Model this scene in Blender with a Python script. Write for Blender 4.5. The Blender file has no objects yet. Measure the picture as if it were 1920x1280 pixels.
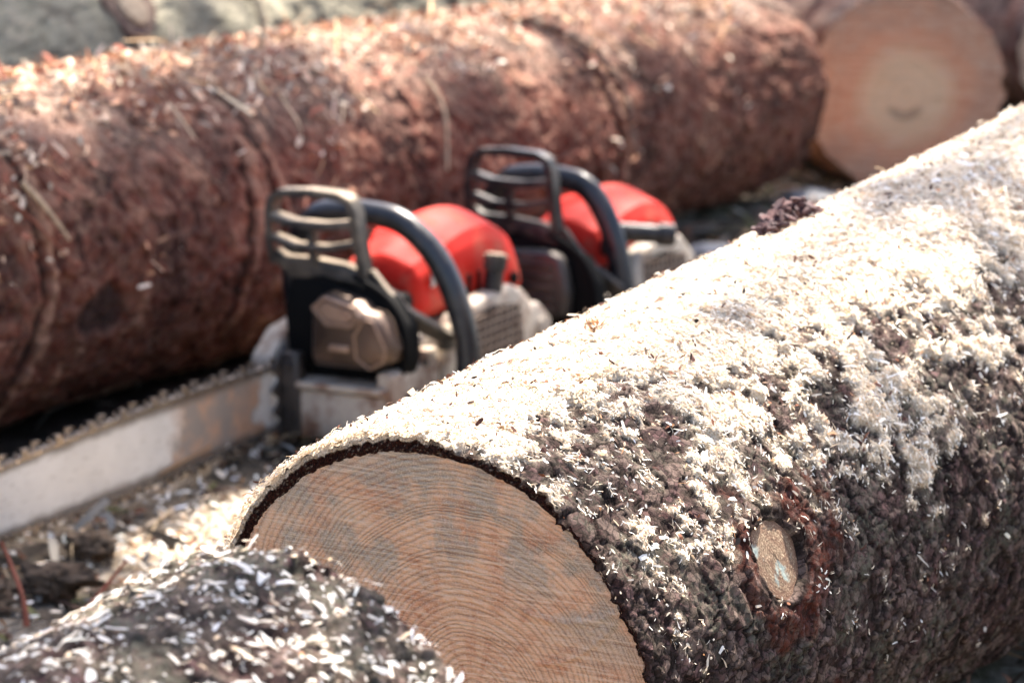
import bpy, bmesh, math, random
import numpy as np
from mathutils import Vector, Matrix
random.seed(7); RNG = np.random.default_rng(11)
SC = bpy.context.scene
COL = SC.collection
R = math.radians

# ------------------------------------------------------------------ noise
def _h(ix, iy, iz, seed):
    n = (ix.astype(np.int64)*374761393 + iy.astype(np.int64)*668265263 + iz.astype(np.int64)*2147483647 + seed*1274126177) & 0xFFFFFFFF
    n = ((n ^ (n >> 13))*1274126177) & 0xFFFFFFFF
    n = ((n ^ (n >> 15))*2246822519) & 0xFFFFFFFF
    return ((n ^ (n >> 16)) & 0xFFFFFF)/float(0x1000000)
def vnoise(p, seed=0):
    i = np.floor(p).astype(np.int64); f = p-i; f = f*f*(3-2*f)
    x, y, z = i[..., 0], i[..., 1], i[..., 2]; r = 0
    for dx in (0, 1):
        wx = f[..., 0] if dx else 1-f[..., 0]
        for dy in (0, 1):
            wy = f[..., 1] if dy else 1-f[..., 1]
            for dz in (0, 1):
                wz = f[..., 2] if dz else 1-f[..., 2]
                r = r + wx*wy*wz*_h(x+dx, y+dy, z+dz, seed)
    return r*2-1
def fbm(p, oct=4, seed=0):
    a, s, r = 1.0, 0.0, 0
    for k in range(oct):
        r = r + a*vnoise(p*(2.03**k)+17.3*k, seed+k); s += a; a *= .5
    return r/s
def worley(p, seed=0, full=False):
    i = np.floor(p).astype(np.int64)
    f1 = np.full(p.shape[:-1], 9.0); f2 = f1.copy(); cid = f1*0; off = np.zeros(p.shape)
    for dx in (-1, 0, 1):
        for dy in (-1, 0, 1):
            for dz in (-1, 0, 1):
                a, b, c = i[..., 0]+dx, i[..., 1]+dy, i[..., 2]+dz
                q = np.stack([a+_h(a, b, c, seed), b+_h(a, b, c, seed+1), c+_h(a, b, c, seed+2)], -1)
                d = np.sqrt(((q-p)**2).sum(-1))
                nid = _h(a, b, c, seed+5)
                closer = d < f1
                f2 = np.where(closer, f1, np.minimum(f2, d))
                cid = np.where(closer, nid, cid); off = np.where(closer[..., None], p-q, off)
                f1 = np.where(closer, d, f1)
    return (f1, f2, cid, off) if full else (f1, f2, cid)
def plates(q, sc, seed, tilt, step, warp=.006, wf=70):
    """overlapping bark flakes: each cell is a slanted flat plate with its own height"""
    qw = q+warp*np.stack([fbm(q*wf*.6, 3, seed+5), fbm(q*wf*.6+9, 3, seed+6), fbm(q*wf*.6+21, 3, seed+7)], -1)
    f1, f2, cid, off = worley(qw*np.array(sc), seed, True)
    a = cid*97.0; d = np.stack([np.cos(a), np.sin(a*1.7), np.sin(a)*.6], -1)
    e = f2-f1; cr = 1-sst(.0, .075, e)
    return step*(cid-.5)*sst(0, .10, e)+tilt*np.clip((off*d).sum(-1), -.6, .6)*sst(0, .08, e), cr, cid
def sst(a, b, x):
    t = np.clip((x-a)/(b-a), 0, 1); return t*t*(3-2*t)

# ------------------------------------------------------------------ materials
class NT:
    def __init__(s, name):
        s.m = bpy.data.materials.new(name); s.m.use_nodes = True
        s.t = s.m.node_tree; s.b = s.t.nodes['Principled BSDF']; s.out = s.t.nodes['Material Output']
    def n(s, typ, **kw):
        nd = s.t.nodes.new(typ)
        for k, v in kw.items():
            if k in ('op',): nd.operation = v
            elif k in ('blend',): nd.blend_type = v
            elif k == 'dtype': nd.data_type = v
            else: nd.inputs[k].default_value = v
        return nd
    def l(s, a, b): s.t.links.new(a, b)
    def attr(s, name):
        a = s.t.nodes.new('ShaderNodeAttribute'); a.attribute_name = name; return a
    def ramp(s, fac, stops, mode='LINEAR'):
        r = s.t.nodes.new('ShaderNodeValToRGB'); e = r.color_ramp.elements; r.color_ramp.interpolation = mode
        while len(e) < len(stops): e.new(.5)
        for k, (p, c) in enumerate(stops):
            e[k].position = p; e[k].color = (*c, 1) if len(c) == 3 else c
        s.l(fac, r.inputs[0]); return r.outputs[0]
    def noise(s, scale, detail=4, rough=.6, coord='Object', dist=0):
        tc = s.t.nodes.new('ShaderNodeTexCoord')
        nz = s.n('ShaderNodeTexNoise', Scale=scale, Detail=detail, Roughness=rough, Distortion=dist)
        s.l(tc.outputs[coord], nz.inputs['Vector']); return nz
    def mix(s, fac, a, b, blend='MIX'):
        m = s.t.nodes.new('ShaderNodeMix'); m.data_type = 'RGBA'; m.blend_type = blend
        for v, i in ((fac, m.inputs[0]), (a, m.inputs[6]), (b, m.inputs[7])):
            if isinstance(v, (int, float)): i.default_value = v
            elif isinstance(v, tuple): i.default_value = (*v, 1)
            else: s.l(v, i)
        return m.outputs[2]
    def math(s, op, a, b=None, clamp=False):
        m = s.t.nodes.new('ShaderNodeMath'); m.operation = op; m.use_clamp = clamp
        for v, i in ((a, m.inputs[0]), (b, m.inputs[1])):
            if v is None: continue
            if isinstance(v, (int, float)): i.default_value = v
            else: s.l(v, i)
        return m.outputs[0]
    def bump(s, h, strength=.5, dist=.002):
        b = s.n('ShaderNodeBump', Strength=strength, Distance=dist); s.l(h, b.inputs['Height'])
        s.l(b.outputs[0], s.b.inputs['Normal']); return b
    def col(s, c):
        if isinstance(c, tuple): s.b.inputs['Base Color'].default_value = (*c, 1)
        else: s.l(c, s.b.inputs['Base Color'])
    def rough(s, r):
        if isinstance(r, (int, float)): s.b.inputs['Roughness'].default_value = r
        else: s.l(r, s.b.inputs['Roughness'])

def mat_near_bark():
    # attribute 'bark': R cell id, G crack/cavity, B dust, A unused; 'tint': R resin red, G cut rim, B lichen
    t = NT('bark_flaky')
    a = t.n('ShaderNodeSeparateColor'); t.l(t.attr('bark').outputs['Color'], a.inputs[0])
    b = t.n('ShaderNodeSeparateColor'); t.l(t.attr('tint').outputs['Color'], b.inputs[0])
    cell = t.ramp(a.outputs[0], [(.12, (.018, .010, .008)), (.28, (.115, .060, .055)), (.36, (.034, .021, .017)), (.52, (.19, .108, .103)), (.62, (.050, .040, .029)), (.72, (.15, .10, .085)), (.88, (.26, .18, .155))])
    n1 = t.noise(200, 8, .75); n2 = t.noise(45, 4, .6); n3 = t.noise(900, 3, .7)
    tc = t.t.nodes.new('ShaderNodeTexCoord'); wn = t.n('ShaderNodeTexNoise', Scale=90, Detail=4); t.l(tc.outputs['Object'], wn.inputs['Vector'])
    wv = t.n('ShaderNodeVectorMath'); wv.operation = 'MULTIPLY_ADD'; t.l(wn.outputs['Color'], wv.inputs[0]); wv.inputs[1].default_value = (.011,)*3; t.l(tc.outputs['Object'], wv.inputs[2])
    v1 = t.n('ShaderNodeTexVoronoi', Scale=150); v1.feature = 'DISTANCE_TO_EDGE'; t.l(wv.outputs[0], v1.inputs['Vector'])
    v2 = t.n('ShaderNodeTexVoronoi', Scale=150); t.l(wv.outputs[0], v2.inputs['Vector']); sv = t.n('ShaderNodeSeparateColor'); t.l(v2.outputs['Color'], sv.inputs[0])
    c = t.mix(t.ramp(n1.outputs[0], [(.35, (0, 0, 0)), (.7, (1, 1, 1))]), cell, t.mix(.6, cell, (.018, .012, .010)))
    c = t.mix(t.ramp(sv.outputs[0], [(.45, (0, 0, 0)), (.7, (.55, .55, .55))]), c, (.025, .016, .013)); c = t.mix(t.ramp(sv.outputs[1], [(.75, (0, 0, 0)), (.85, (.6, .6, .6))]), c, (.20, .145, .12))
    c = t.mix(t.ramp(v1.outputs['Distance'], [(.0, (.8, .8, .8)), (.10, (0, 0, 0))]), c, (.014, .010, .008))
    lic = t.math('MULTIPLY', b.outputs[2], t.ramp(n1.outputs[0], [(.42, (0, 0, 0)), (.58, (1, 1, 1))]))
    c = t.mix(lic, c, (.125, .13, .095))
    red = t.mix(n2.outputs[0], (.050, .010, .006), (.15, .030, .014))
    c = t.mix(t.math('MULTIPLY', b.outputs[0], t.ramp(n1.outputs[0], [(.36, (.0, .0, .0)), (.58, (.9, .9, .9))])), c, red)
    c = t.mix(a.outputs[1], c, (.007, .005, .004))
    rimc = t.mix(t.ramp(n3.outputs[0], [(.45, (0, 0, 0)), (.66, (1, 1, 1))]), (.009, .005, .004), (.075, .022, .014))
    c = t.mix(b.outputs[1], c, rimc)
    # fine pale saw powder clinging to the bark
    dn = t.math('MULTIPLY', a.outputs[2], t.ramp(n3.outputs[0], [(.33, (.0, .0, .0)), (.6, (1, 1, 1))]))
    d2 = t.math('ADD', dn, t.math('MULTIPLY', t.math('SUBTRACT', a.outputs[2], .42), 2.6, True), True)
    dc = t.ramp(t.noise(700, 4, .7).outputs[0], [(.32, (.34, .24, .16)), (.46, (.64, .53, .39)), (.7, (.78, .69, .55))])
    c = t.mix(d2, c, dc)
    t.col(c); t.rough(.9); t.b.inputs['Specular IOR Level'].default_value = .12
    h = t.math('ADD', n1.outputs[0], t.math('MULTIPLY', n3.outputs[0], .5))
    h = t.math('ADD', h, t.math('ADD', t.math('MULTIPLY', sv.outputs[0], .4), t.math('MINIMUM', t.math('MULTIPLY', v1.outputs['Distance'], 4.0), .22)))
    t.bump(h, .9, .0026)
    return t.m

def mat_red_bark(name, cols, litter=.5, grey=(.30, .27, .22)):
    t = NT(name)
    a = t.n('ShaderNodeSeparateColor'); t.l(t.attr('bark').outputs['Color'], a.inputs[0])
    n1 = t.noise(70, 5, .7); n2 = t.noise(14, 4, .6); n3 = t.noise(200, 3, .7)
    c = t.ramp(a.outputs[0], [(k/(len(cols)-1), v) for k, v in enumerate(cols)])
    c = t.mix(t.ramp(n1.outputs[0], [(.4, (0, 0, 0)), (.62, (.8, .8, .8))]), c, grey)
    c = t.mix(t.ramp(n2.outputs[0], [(.45, (0, 0, 0)), (.7, (.55, .55, .55))]), c, tuple(x*.45 for x in cols[0]))
    c = t.mix(a.outputs[1], c, (.022, .014, .012))
    c = t.mix(t.math('MULTIPLY', a.outputs[2], t.ramp(n3.outputs[0], [(.35, (0, 0, 0)), (.6, (1, 1, 1))])), c, (.62, .47, .35))
    t.col(c); t.rough(.85); t.b.inputs['Specular IOR Level'].default_value = .25
    t.bump(n1.outputs[0], .7, .005)
    return t.m

def mat_cut(name, pith=(0, 0), spacing=.0038, base=((.76, .43, .25), (.88, .60, .39)), blotch=True, ringdark=(.17, .08, .045), halo=False):
    # object coordinates: the disc lies in local XY (metres)
    t = NT(name)
    tc = t.t.nodes.new('ShaderNodeTexCoord'); mp = t.n('ShaderNodeMapping'); mp.inputs['Location'].default_value = (-pith[0], -pith[1], 0)
    t.l(tc.outputs['Object'], mp.inputs[0])
    nz = t.n('ShaderNodeTexNoise', Scale=9, Detail=3, Roughness=.5); t.l(mp.outputs[0], nz.inputs['Vector'])
    vm = t.n('ShaderNodeVectorMath'); vm.operation = 'LENGTH'; sep = t.n('ShaderNodeSeparateXYZ'); t.l(mp.outputs[0], sep.inputs[0])
    cmb = t.n('ShaderNodeCombineXYZ'); t.l(sep.outputs[0], cmb.inputs[0]); t.l(sep.outputs[1], cmb.inputs[1]); t.l(cmb.outputs[0], vm.inputs[0])
    r = t.math('ADD', vm.outputs['Value'], t.math('MULTIPLY', t.math('SUBTRACT', nz.outputs[0], .5), .024))
    # ring spacing shrinks slowly and wobbles
    n_r = t.n('ShaderNodeTexNoise', Scale=28, Detail=2); n_r.noise_dimensions = '1D'; t.l(r, n_r.inputs['W'])
    rr = t.math('ADD', t.math('DIVIDE', r, spacing), t.math('MULTIPLY', n_r.outputs[0], 6.0))
    fr = t.math('FRACT', rr)
    ring = t.ramp(fr, [(0, (1, 1, 1)), (.10, (.75, .75, .75)), (.45, (.0, .0, .0)), (.8, (.25, .25, .25)), (1, (1, 1, 1))])
    msc = t.n('ShaderNodeMapping'); msc.inputs['Rotation'].default_value = (0, 0, .55); msc.inputs['Scale'].default_value = (14, 520, 1); t.l(tc.outputs['Object'], msc.inputs[0])
    scn = t.n('ShaderNodeTexNoise', Scale=1.0, Detail=4, Roughness=.6); t.l(msc.outputs[0], scn.inputs['Vector'])
    fine = t.noise(1100, 3, .75); med = t.noise(120, 5, .7)
    # radial coordinate for ray streaks
    ang = t.math('ARCTAN2', sep.outputs[1], sep.outputs[0])
    cr = t.n('ShaderNodeCombineXYZ'); t.l(t.math('MULTIPLY', ang, 2.6), cr.inputs[0]); t.l(t.math('MULTIPLY', vm.outputs['Value'], 13.), cr.inputs[1])
    st = t.n('ShaderNodeTexNoise', Scale=1.6, Detail=4, Roughness=.6); t.l(cr.outputs[0], st.inputs['Vector'])
    cr2 = t.n('ShaderNodeCombineXYZ'); t.l(t.math('MULTIPLY', ang, 60.0), cr2.inputs[0]); t.l(t.math('MULTIPLY', vm.outputs['Value'], 30.), cr2.inputs[1])
    st2 = t.n('ShaderNodeTexNoise', Scale=2., Detail=3); t.l(cr2.outputs[0], st2.inputs['Vector'])
    c = t.mix(med.outputs[0], base[0], base[1])
    if blotch:
        c = t.mix(t.ramp(st.outputs[0], [(.48, (0, 0, 0)), (.64, (.65, .65, .65))]), c, (.58, .22, .10))
        cr3 = t.n('ShaderNodeVectorMath'); cr3.operation = 'ADD'; t.l(cr.outputs[0], cr3.inputs[0]); cr3.inputs[1].default_value = (31.7, 9.1, 4.4)
        s3 = t.n('ShaderNodeTexNoise', Scale=1.9, Detail=4, Roughness=.6); t.l(cr3.outputs[0], s3.inputs['Vector'])
        outer = t.math('MULTIPLY', t.ramp(vm.outputs['Value'], [(.07, (0, 0, 0)), (.11, (1, 1, 1))]), t.ramp(sep.outputs[1], [(.02, (0, 0, 0)), (.07, (1, 1, 1))]))
        c = t.mix(t.math('MULTIPLY', outer, t.ramp(s3.outputs[0], [(.44, (0, 0, 0)), (.56, (.8, .8, .8))])), c, (.38, .36, .29))
    if halo:
        c = t.mix(t.ramp(r, [(.052, (1, 1, 1)), (.085, (0, 0, 0))]), c, (.97, .56, .30))
        c = t.mix(t.ramp(r, [(.092, (0, 0, 0)), (.115, (.6, .6, .6))]), c, (.50, .22, .12))
        pn = t.noise(26, 5, .7); c = t.mix(t.math('MULTIPLY', t.ramp(r, [(.075, (0, 0, 0)), (.11, (1, 1, 1))]), t.ramp(pn.outputs[0], [(.48, (0, 0, 0)), (.62, (.7, .7, .7))])), c, (.50, .20, .11)); c = t.mix(t.ramp(st2.outputs[0], [(.52, (0, 0, 0)), (.64, (.5, .5, .5))]), c, (.92, .62, .42))
        vd = t.n('ShaderNodeVectorMath'); vd.operation = 'DISTANCE'; t.l(cmb.outputs[0], vd.inputs[0]); vd.inputs[1].default_value = (.0, -.006, 0)
        dd = t.math('ADD', vd.outputs['Value'], t.math('MULTIPLY', t.math('SUBTRACT', nz.outputs[0], .5), .012))
        band = t.ramp(dd, [(.014, (0, 0, 0)), (.020, (1, 1, 1)), (.026, (1, 1, 1)), (.034, (0, 0, 0))])
        low = t.ramp(t.math('MULTIPLY', sep.outputs[1], -1.0), [(.012, (0, 0, 0)), (.020, (1, 1, 1))])
        c = t.mix(t.math('MULTIPLY', t.math('MULTIPLY', band, low), .75), c, (.22, .08, .035))
        ed = t.ramp(t.math('ADD', vm.outputs['Value'], t.math('MULTIPLY', t.noise(30, 4, .7).outputs[0], .05)), [(.160, (0, 0, 0)), (.182, (.8, .8, .8))])
        c = t.mix(ed, c, (.36, .16, .09))
    rn = t.n('ShaderNodeTexNoise', Scale=150, Detail=1); rn.noise_dimensions = '1D'; t.l(r, rn.inputs['W'])
    c = t.mix(t.math('MULTIPLY', ring, t.math('MULTIPLY', t.ramp(rn.outputs[0], [(.3, (.35, .35, .35)), (.65, (1, 1, 1))]), (.6 if blotch else .25))), c, ringdark)
    c = t.mix(t.ramp(scn.outputs[0], [(.34, (.5, .5, .5)), (.46, (0, 0, 0))]), c, (.24, .12, .07))
    c = t.mix(t.ramp(scn.outputs[0], [(.52, (0, 0, 0)), (.66, (.6, .6, .6))]), c, (.86, .68, .50))
    c = t.mix(t.ramp(st2.outputs[0], [(.5, (0, 0, 0)), (.75, (.35, .35, .35))]), c, (.66, .48, .34))
    c = t.mix(t.ramp(fine.outputs[0], [(.53, (0, 0, 0)), (.66, (.85, .85, .85))]), c, (.78, .64, .48))
    c = t.mix(t.ramp(fine.outputs[0], [(.30, (.6, .6, .6)), (.42, (0, 0, 0))]), c, (.12, .06, .035))
    t.col(c); t.rough(.75); t.b.inputs['Specular IOR Level'].default_value = .3
    h = t.math('ADD', t.math('ADD', t.math('MULTIPLY', fine.outputs[0], .8), t.math('MULTIPLY', scn.outputs[0], .9)), t.math('MULTIPLY', ring, -.6))
    t.bump(h, 1.0, .0016)
    return t.m

def mat_attr_chip(name='wood_shavings', rough=.7, spec=.3, trans=True):
    t = NT(name)
    a = t.attr('col'); t.col(a.outputs['Color']); t.rough(rough); t.b.inputs['Specular IOR Level'].default_value = spec
    if trans:
        tr = t.n('ShaderNodeBsdfTranslucent'); t.l(a.outputs['Color'], tr.inputs[0])
        ms = t.n('ShaderNodeMixShader'); ms.inputs[0].default_value = .25
        t.l(t.b.outputs[0], ms.inputs[1]); t.l(tr.outputs[0], ms.inputs[2]); t.l(ms.outputs[0], t.out.inputs[0])
    return t.m

def mat_plain(name, col, rough=.5, metal=0, dirt=None, dirt_amt=.5, scale=40, coat=0, bump=.0, spec=.5, dthr=(.45, .65), top=0):
    t = NT(name); n = t.noise(scale, 5, .65)
    n2 = t.noise(scale*6, 3, .6)
    if dirt:
        k = t.ramp(n.outputs[0], [(dthr[0], (0, 0, 0)), (dthr[1], (dirt_amt,)*3)])
        if top:
            g_ = t.t.nodes.new('ShaderNodeNewGeometry'); sz = t.t.nodes.new('ShaderNodeSeparateXYZ'); t.l(g_.outputs['Normal'], sz.inputs[0])
            k = t.math('ADD', t.math('MULTIPLY', k, .25), t.math('MULTIPLY', t.ramp(sz.outputs[2], [(.35, (0, 0, 0)), (.8, (1, 1, 1))]), top), True)
        c = t.mix(k, col, dirt)
        t.l(t.math('ADD', t.math('MULTIPLY', k, .5), rough, True), t.b.inputs['Roughness'])
        c = t.mix(t.ramp(n2.outputs[0], [(.6, (0, 0, 0)), (.72, (.35*dirt_amt,)*3)]), c, dirt)
        t.col(c)
        if metal: t.l(t.math('MULTIPLY', t.math('SUBTRACT', 1.0, k), metal), t.b.inputs['Metallic'])
    else:
        t.col(col); t.rough(rough); t.b.inputs['Metallic'].default_value = metal
    t.b.inputs['Coat Weight'].default_value = coat; t.b.inputs['Specular IOR Level'].default_value = spec
    if bump: t.bump(n2.outputs[0], .5, bump)
    return t.m

def mat_bar():
    t = NT('bar_steel'); tc = t.t.nodes.new('ShaderNodeTexCoord'); sp = t.t.nodes.new('ShaderNodeSeparateXYZ'); t.l(tc.outputs['Object'], sp.inputs[0])
    n = t.noise(34, 5, .7); n2 = t.noise(13, 4, .6); mp = t.n('ShaderNodeMapping'); mp.inputs['Scale'].default_value = (12, 1, 90); mp.inputs['Rotation'].default_value = (0, .25, 0)
    t.l(tc.outputs['Object'], mp.inputs[0]); st = t.n('ShaderNodeTexNoise', Scale=4, Detail=5, Roughness=.7); t.l(mp.outputs[0], st.inputs['Vector'])
    c = t.mix(t.ramp(n2.outputs[0], [(.35, (0, 0, 0)), (.7, (1, 1, 1))]), (.58, .57, .54), (.72, .71, .67))
    x = t.math('ADD', sp.outputs[0], t.math('MULTIPLY', t.math('SUBTRACT', n.outputs[0], .5), .16))
    worn = t.ramp(x, [(.085, (0, 0, 0)), (.105, (1, 1, 1)), (.235, (1, 1, 1)), (.275, (0, 0, 0))])
    c = t.mix(t.math('MULTIPLY', worn, .85), c, t.mix(t.ramp(n.outputs[0], [(.45, (0, 0, 0)), (.6, (1, 1, 1))]), (.22, .18, .15), (.46, .25, .14)))
    c = t.mix(t.ramp(n2.outputs[0], [(.62, (0, 0, 0)), (.68, (.7, .7, .7))]), c, (.48, .27, .15))
    c = t.mix(t.ramp(st.outputs[0], [(.58, (0, 0, 0)), (.66, (.6, .6, .6))]), c, (.20, .17, .14))
    z = t.math('ABSOLUTE', t.math('SUBTRACT', sp.outputs[2], .047)); zz = t.math('ADD', z, t.math('MULTIPLY', n.outputs[0], .012))
    c = t.mix(t.ramp(zz, [(.031, (0, 0, 0)), (.038, (.85, .85, .85))]), c, (.10, .075, .055))
    t.col(c); t.rough(.42); t.b.inputs['Metallic'].default_value = .2; t.bump(st.outputs[0], .3, .0005); return t.m
M = {}
M['bark'] = mat_near_bark()
M['redbark'] = mat_red_bark('red_brown_bark', [(.030, .007, .004), (.115, .026, .014), (.19, .055, .030), (.40, .21, .13)], grey=(.20, .105, .07))
M['greybark'] = mat_red_bark('grey_green_bark', [(.15, .14, .10), (.27, .25, .18), (.20, .19, .13), (.34, .29, .21)], grey=(.28, .26, .19))
M['chip'] = mat_attr_chip()
M['litter'] = mat_attr_chip('mixed_litter', .85, .2, False)
M['cut'] = mat_cut('sawn_spruce_face', pith=(.035, .0))
M['facecut'] = mat_cut('orange_sawn_face', pith=(0, -.01), spacing=.006, base=((.74, .20, .07), (.88, .36, .17)), blotch=False, halo=True)
M['black'] = mat_plain('black_plastic', (.012, .012, .013), .38, dirt=(.13, .10, .075), dirt_amt=.55, scale=35, bump=.0004)
M['dusty'] = mat_plain('dusty_black_plastic', (.02, .019, .018), .5, dirt=(.42, .34, .25), dirt_amt=.75, scale=30, bump=.0006, dthr=(.40, .62), top=.85)
M['rubber'] = mat_plain('handle_rubber', (.010, .011, .014), .28, dirt=(.06, .05, .045), dirt_amt=.4, scale=50, coat=.15)
M['red'] = mat_plain('red_cover_plastic', (.60, .018, .008), .62, dirt=(.36, .17, .11), dirt_amt=.7, scale=22, spec=.22, dthr=(.5, .75))
M['pale'] = mat_plain('pale_grey_casing', (.42, .36, .29), .5, dirt=(.17, .085, .05), dirt_amt=.95, scale=30, bump=.0008)
M['steel'] = mat_plain('muffler_steel', (.13, .095, .075), .32, metal=.75, dirt=(.11, .055, .03), dirt_amt=.7, scale=26, bump=.0004)
M['highlight_steel'] = mat_plain('muffler_highlight_steel', (.42, .29, .21), .35, metal=.6, dirt=(.2, .10, .06), dirt_amt=.6, scale=60)  # highlights of the muffler ribs put into a lighter steel colour
M['darksteel'] = mat_plain('dark_steel', (.07, .066, .065), .38, metal=.8, dirt=(.07, .05, .035), dirt_amt=.8, scale=50, bump=.0005)
M['chain'] = mat_plain('chain_steel', (.34, .29, .24), .14, metal=1, dirt=(.07, .05, .035), dirt_amt=.8, scale=120)
M['bar'] = mat_bar()
M['dark'] = mat_plain('dark_inside', (.005, .005, .005), .8, spec=.12)
M['badge'] = mat_plain('silver_badge', (.55, .54, .50), .4, metal=.3, dirt=(.3, .22, .16), dirt_amt=.5, scale=60)
M['grille'] = mat_plain('dirty_grille', (.26, .19, .14), .6, dirt=(.14, .08, .05), dirt_amt=.8, scale=60)
M['teal'] = mat_plain('teal_stripe', (.03, .10, .11), .4)
M['twig'] = mat_plain('twig_bark', (.10, .055, .04), .8, dirt=(.28, .20, .14), dirt_amt=.8, scale=60)
M['paletwig'] = mat_plain('pale_twig', (.50, .37, .23), .7, dirt=(.22, .13, .08), dirt_amt=.6, scale=80)
M['redtwig'] = mat_plain('red_twig', (.26, .07, .035), .7, dirt=(.12, .05, .03), dirt_amt=.6, scale=80)
M['stone'] = mat_plain('grey_stone', (.24, .25, .26), .8, dirt=(.40, .38, .33), dirt_amt=.7, scale=20, bump=.002)
M['moss'] = mat_plain('brown_moss', (.085, .055, .033), .9, dirt=(.035, .026, .018), dirt_amt=.9, scale=70, bump=.006)

# ------------------------------------------------------------------ mesh helpers
def np_mesh(name, V, F, mat, parent=None, smooth=True, attrs=None):
    me = bpy.data.meshes.new(name); V = np.asarray(V, np.float32).reshape(-1, 3); F = np.asarray(F, np.int32)
    me.vertices.add(len(V)); me.vertices.foreach_set('co', V.ravel())
    k = F.shape[1]; me.loops.add(F.size); me.loops.foreach_set('vertex_index', F.ravel())
    me.polygons.add(len(F)); me.polygons.foreach_set('loop_start', np.arange(0, F.size, k, dtype=np.int32))
    me.polygons.foreach_set('use_smooth', np.full(len(F), smooth, dtype=bool))
    me.update(calc_edges=True); me.validate()
    for nm, arr in (attrs or {}).items():
        at = me.attributes.new(nm, 'FLOAT_COLOR', 'POINT')
        c = np.ones((len(V), 4), np.float32); c[:, :arr.shape[1]] = arr
        at.data.foreach_set('color', c.ravel())
    me.materials.append(mat); o = bpy.data.objects.new(name, me); COL.objects.link(o)
    if parent: o.parent = parent
    return o
def tag(o, label=None, cat=None, group=None, kind=None):
    if label: o['label'] = label
    if cat: o['category'] = cat
    if group: o['group'] = group
    if kind: o['kind'] = kind
    return o
def empty(name, loc, label, cat, group=None, rot=(0, 0, 0)):
    o = bpy.data.objects.new(name, None); COL.objects.link(o); o.location = loc; o.rotation_euler = rot
    o.empty_display_size = .05
    return tag(o, label, cat, group)
def grid_faces(n, m, wrap=False):
    i = np.arange(n-1)[:, None]; mm = m if wrap else m-1; j = np.arange(mm)[None]; j2 = (j+1) % m
    a = i*m+j; b = i*m+j2; c = (i+1)*m+j2; d = (i+1)*m+j
    return np.stack([np.broadcast_to(x, (n-1, mm)) for x in (a, b, c, d)], -1).reshape(-1, 4)

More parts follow.
